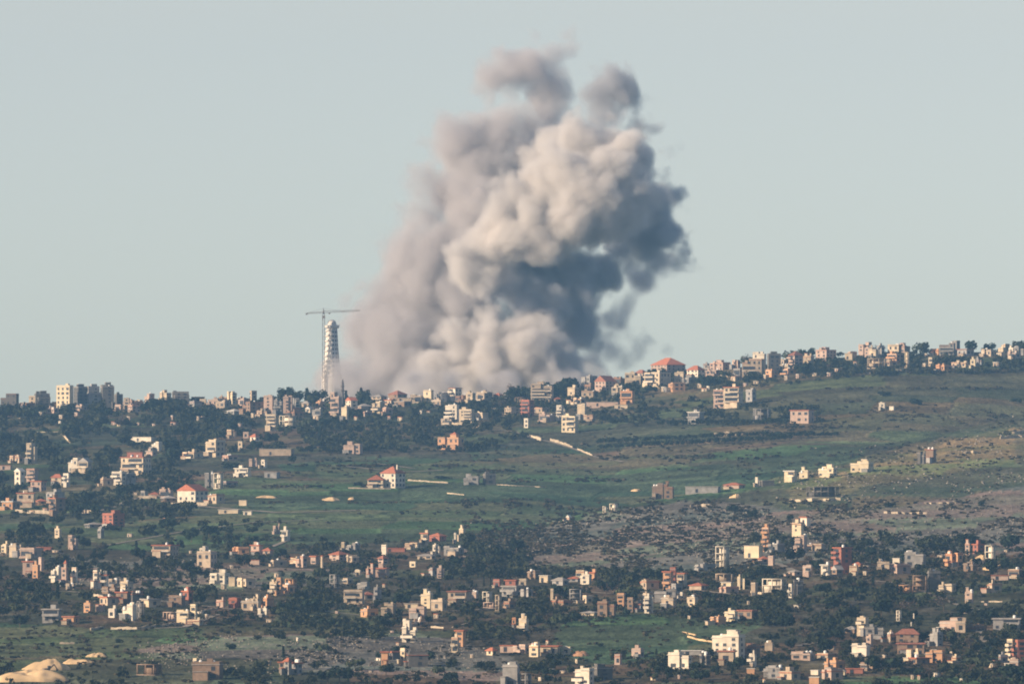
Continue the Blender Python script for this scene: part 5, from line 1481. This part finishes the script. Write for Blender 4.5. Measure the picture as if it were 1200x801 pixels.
# small pale sheds and wall ends that show between the trees
SHED_W = {k: box_mesh("wall", -.5, .5, -.45, .45, -.5, .86, WALL[k]) for k in 'WCBPY'}
SHED_R = {k: box_mesh("roof", -.56, .56, -.52, .52, .864, 1.0, ROOF[k]) for k in 'wrg'}
for x0, x1, y0, y1, n_, words_ in ((0, 390, 466, 500, 22, "ridge left of the tower"), (400, 1190, 0, 0, 26, "ridge right of the tower"), (0, 300, 560, 730, 14, "left villages"), (300, 620, 645, 790, 14, "village centre"), (610, 900, 680, 800, 10, "houses round the right meadow"), (900, 1195, 640, 800, 16, "lower right village")):
    made = 0
    for _ in range(n_ * 30):
        if made >= n_: break
        px = rnd.uniform(x0, x1); py = rnd.uniform(y0, y1) if y1 else float(np.interp(px, PXC, sk)) + rnd.uniform(2, 22)
        if 660 < px < 900 and 726 < py < 770: continue
        if any(a - 2 < px < c + 2 and b - 2 < py < d + 5 for a, b, c, d in TAKEN): continue
        made += 1
        loc = hit(px, py); m_ = loc.y / F
        ww, hh = rnd.uniform(3, 7.5), rnd.uniform(2.2, 5.5)
        o = bpy.data.objects.new("garden_shed", None); COL.objects.link(o)
        o.location = loc; o.rotation_euler = (0, 0, -R(rnd.uniform(15, 65))); o.scale = (ww * m_, ww * m_ * rnd.uniform(.6, 1.1), hh * m_)
        for nm, me in (("wall", SHED_W[rnd.choice('WCBBPB')]), ("roof", SHED_R[rnd.choice('wggr')])):
            c = bpy.data.objects.new(nm, me); COL.objects.link(c); c.parent = o
        do = bpy.data.objects.new("door", WIN); COL.objects.link(do); do.parent = o; do.location = (rnd.uniform(-.25, .25), -.46, .36); do.scale = (.26, .3, .68)
        o["label"] = "tiny pale garden shed half hidden by trees, " + words_; o["category"] = "shed"; o["group"] = "garden sheds, " + words_
        TAKEN.append((px - ww / 2, py - hh, px + ww / 2, py))

# ------------------------------------------------------------------ the rest of the greenery and the loose stone: stuff
ROCKY = [z_[2] for z_ in ZONES if z_[1] >= .4]
def scatter(name, zones, protos, mat, sink, check=True, rocky=False):
    vs, fs, off = [], [], 0
    for x0, y0, x1, y1, n_, a0, a1, flat in zones:
        for _ in range(n_):
            s0, s1 = a0, a1
            px = rnd.uniform(x0, x1)
            s_ = float(np.interp(px, PXC, sk))
            py = rnd.uniform(y0, y1)
            if y0 < 0: py = s_ + rnd.uniform(0, y1)
            if py < s_ + .3: continue
            if rocky and rnd.random() < .93 and not any(in_poly(np.array([px + rnd.uniform(-9, 9)]), np.array([py + rnd.uniform(-4, 4)]), z_)[0] for z_ in ROCKY): continue
            if .7 * vnoise(np.array([px / 44.0]), np.array([py / 14.0]), 77)[0] + .45 * vnoise(np.array([px / 17.0]), np.array([py / 6.0]), 78)[0] < -.02 and rnd.random() < .88: continue
            if name == 'woodland' and rnd.random() < .12: s0, s1 = s1, s1 * 1.45
            h_ = rnd.uniform(s0, s1)
            if check and covers(px, py, h_, h_ * 1.1): continue
            if check and 660 < px < 890 and 728 < py < 770: continue
            loc = hit(px, py); H = h_ * loc.y / F
            v, f = protos[rnd.randrange(len(protos))]
            a_ = rnd.uniform(0, 6.28); c_, s2 = math.cos(a_), math.sin(a_)
            k = H * flat * rnd.uniform(.85, 1.3)
            q = np.empty_like(v)
            q[:, 0] = (v[:, 0] * c_ - v[:, 1] * s2) * k + loc.x
            q[:, 1] = (v[:, 0] * s2 + v[:, 1] * c_) * k + loc.y
            q[:, 2] = v[:, 2] * H + loc.z - sink * H
            vs.append(q); fs.append(f + off); off += len(v)
    me = mesh_np(name, np.concatenate(vs), np.concatenate(fs), mat)
    print(name, len(vs))
    return new_obj(name, me, None, kind="stuff")
def foliage_stuff(name, col):
    """leaf colour drifting from bush to bush with position"""
    m, n, b = mat_base(name)
    g = n.nodes.new("ShaderNodeNewGeometry")
    no = n.nodes.new("ShaderNodeTexNoise"); no.inputs["Scale"].default_value = .11; no.inputs["Detail"].default_value = 3
    link(n, g.outputs["Position"], no.inputs["Vector"])
    rp = n.nodes.new("ShaderNodeValToRGB")
    rp.color_ramp.elements[0].position, rp.color_ramp.elements[1].position = .32, .68
    rp.color_ramp.elements[0].color = tuple(c * .55 for c in col) + (1,)
    rp.color_ramp.elements[1].color = (col[0] * 2.3, col[1] * 1.75, col[2] * 1.5, 1)
    link(n, no.outputs["Fac"], rp.inputs[0]); link(n, rp.outputs[0], b.inputs["Base Color"])
    return m
PB = [clump_crown("p", s, n_, l, None, 80 + k) for k, (s, n_, l) in enumerate([('round', 70, .12), ('wide', 70, .13), ('bush', 50, .15), ('bush', 50, .15), ('round', 80, .11)])]
scatter("woodland", [
    (-80, -1, 400, 20, 1547, 5, 13, 1.0), (400, -1, 700, 22, 1249, 5, 13, 1.0), (700, -1, 1280, 26, 1844, 5, 12, 1.0),
    (-80, 485, 230, 612, 2082, 5, 13, 1.0), (200, 478, 620, 530, 1547, 5, 11, 1.1), (620, 470, 960, 500, 773, 5, 10, 1.1),
    (-80, 612, 310, 735, 1413, 5, 13, 1.0), (300, 640, 620, 750, 1570, 5, 13, 1.0), (600, 672, 920, 735, 1217, 5, 13, 1.0),
    (880, 630, 1280, 745, 1492, 5, 12, 1.0), (880, 745, 1280, 830, 1413, 6, 15, 1.0), (600, 765, 900, 830, 824, 5, 13, 1.0), (-80, 780, 620, 840, 745, 5, 12, 1.0),
], PB, foliage_stuff("woodland_leaves", (.022, .031, .018)), .05)
PS = [clump_crown("p", 'bush', 16, .3, None, 90 + k) for k in range(4)]
scatter("scrub", [
    (-80, 475, 1280, 560, 2600, 1.5, 4, 1.4), (540, 585, 1280, 680, 7000, 1.4, 4.6, 1.4), (-80, 640, 1280, 830, 9000, 1.4, 5, 1.4),
    (850, 480, 1280, 600, 900, 1, 2.6, 1.6), (100, 545, 700, 640, 350, 1, 2.5, 1.8), (560, 620, 760, 650, 700, 2, 5, 1.4),
    # hedgerows along the plot edges
    (330, 545, 560, 547, 170, 2, 4.5, 1.3), (560, 551, 730, 554, 130, 2, 4.5, 1.3), (200, 569, 430, 572, 150, 2, 4.5, 1.3), (420, 599, 640, 603, 140, 1.6, 4, 1.3),
    (150, 611, 420, 615, 150, 1.6, 4, 1.3), (590, 561, 770, 565, 130, 2, 4.5, 1.3), (700, 534, 980, 538, 170, 2, 4.5, 1.3), (760, 469, 1010, 472, 160, 1.6, 4, 1.3),
    (960, 454, 1195, 457, 160, 1.6, 4, 1.3), (880, 499, 1000, 502, 90, 2, 4.5, 1.3), (760, 450, 900, 453, 90, 1.6, 4, 1.3), (1000, 486, 1195, 489, 110, 1.4, 3.4, 1.3), (900, 434, 1195, 438, 190, 2, 5, 1.3),
    (300, 588, 560, 590, 120, 1.4, 3.4, 1.3), (250, 630, 520, 634, 150, 1.6, 4, 1.3),
], PS, foliage_stuff("scrub_leaves", (.036, .038, .026)), .05, False)
def stone(seed):
    r_ = np.random.default_rng(seed)
    v = np.array(bx(-.5, .5, -.4, .4, 0, 1)[0]) * r_.uniform(.7, 1.2, (8, 3)) + r_.uniform(-.12, .12, (8, 3))
    return v, np.array(bx(0, 1, 0, 1, 0, 1)[1])
scatter("stones", [
    (540, 595, 1280, 665, 5200, .6, 1.6, 1.4), (60, 652, 420, 692, 1300, .5, 1.4, 1.4), (150, 742, 600, 800, 2600, .5, 1.6, 1.4),
    (900, 500, 1280, 600, 900, .6, 1.6, 1.8), (-80, 640, 1280, 820, 1500, .5, 1.4, 1.4), (-80, 470, 1280, 540, 500, .6, 1.5, 1.5),
], [stone(k) for k in range(5)], varied("bare_limestone", (.23, .20, .165), .25, .2, 0), .2, False, True)

# ------------------------------------------------------------------ haze: one even body of air round the whole place
hz = bpy.data.materials.new("haze"); hz.use_nodes = True
hn = hz.node_tree; hn.nodes.clear()
hv = hn.nodes.new("ShaderNodeVolumePrincipled")
hv.inputs["Color"].default_value = (0.28, 0.58, 1.0, 1)
hv.inputs["Density"].default_value = 4.1e-5
hv.inputs["Anisotropy"].default_value = 0.0
ho = hn.nodes.new("ShaderNodeOutputMaterial")
link(hn, hv.outputs[0], ho.inputs["Volume"])
zlo, zhi = float(tv[:, 2].min()) - 1.0, 420.0
x0, x1 = float(tv[:, 0].min()) - 5, float(tv[:, 0].max()) + 5
y0, y1 = float(tv[:, 1].min()) - 5, float(tv[:, 1].max()) + 5
hvts = [(x, y, z) for z in (zlo, zhi) for y in (y0, y1) for x in (x0, x1)]
hf = [(0, 2, 3, 1), (4, 5, 7, 6), (0, 1, 5, 4), (2, 6, 7, 3), (0, 4, 6, 2), (1, 3, 7, 5)]
new_obj("haze", mesh_np("haze", hvts, hf, hz), None, kind="stuff")
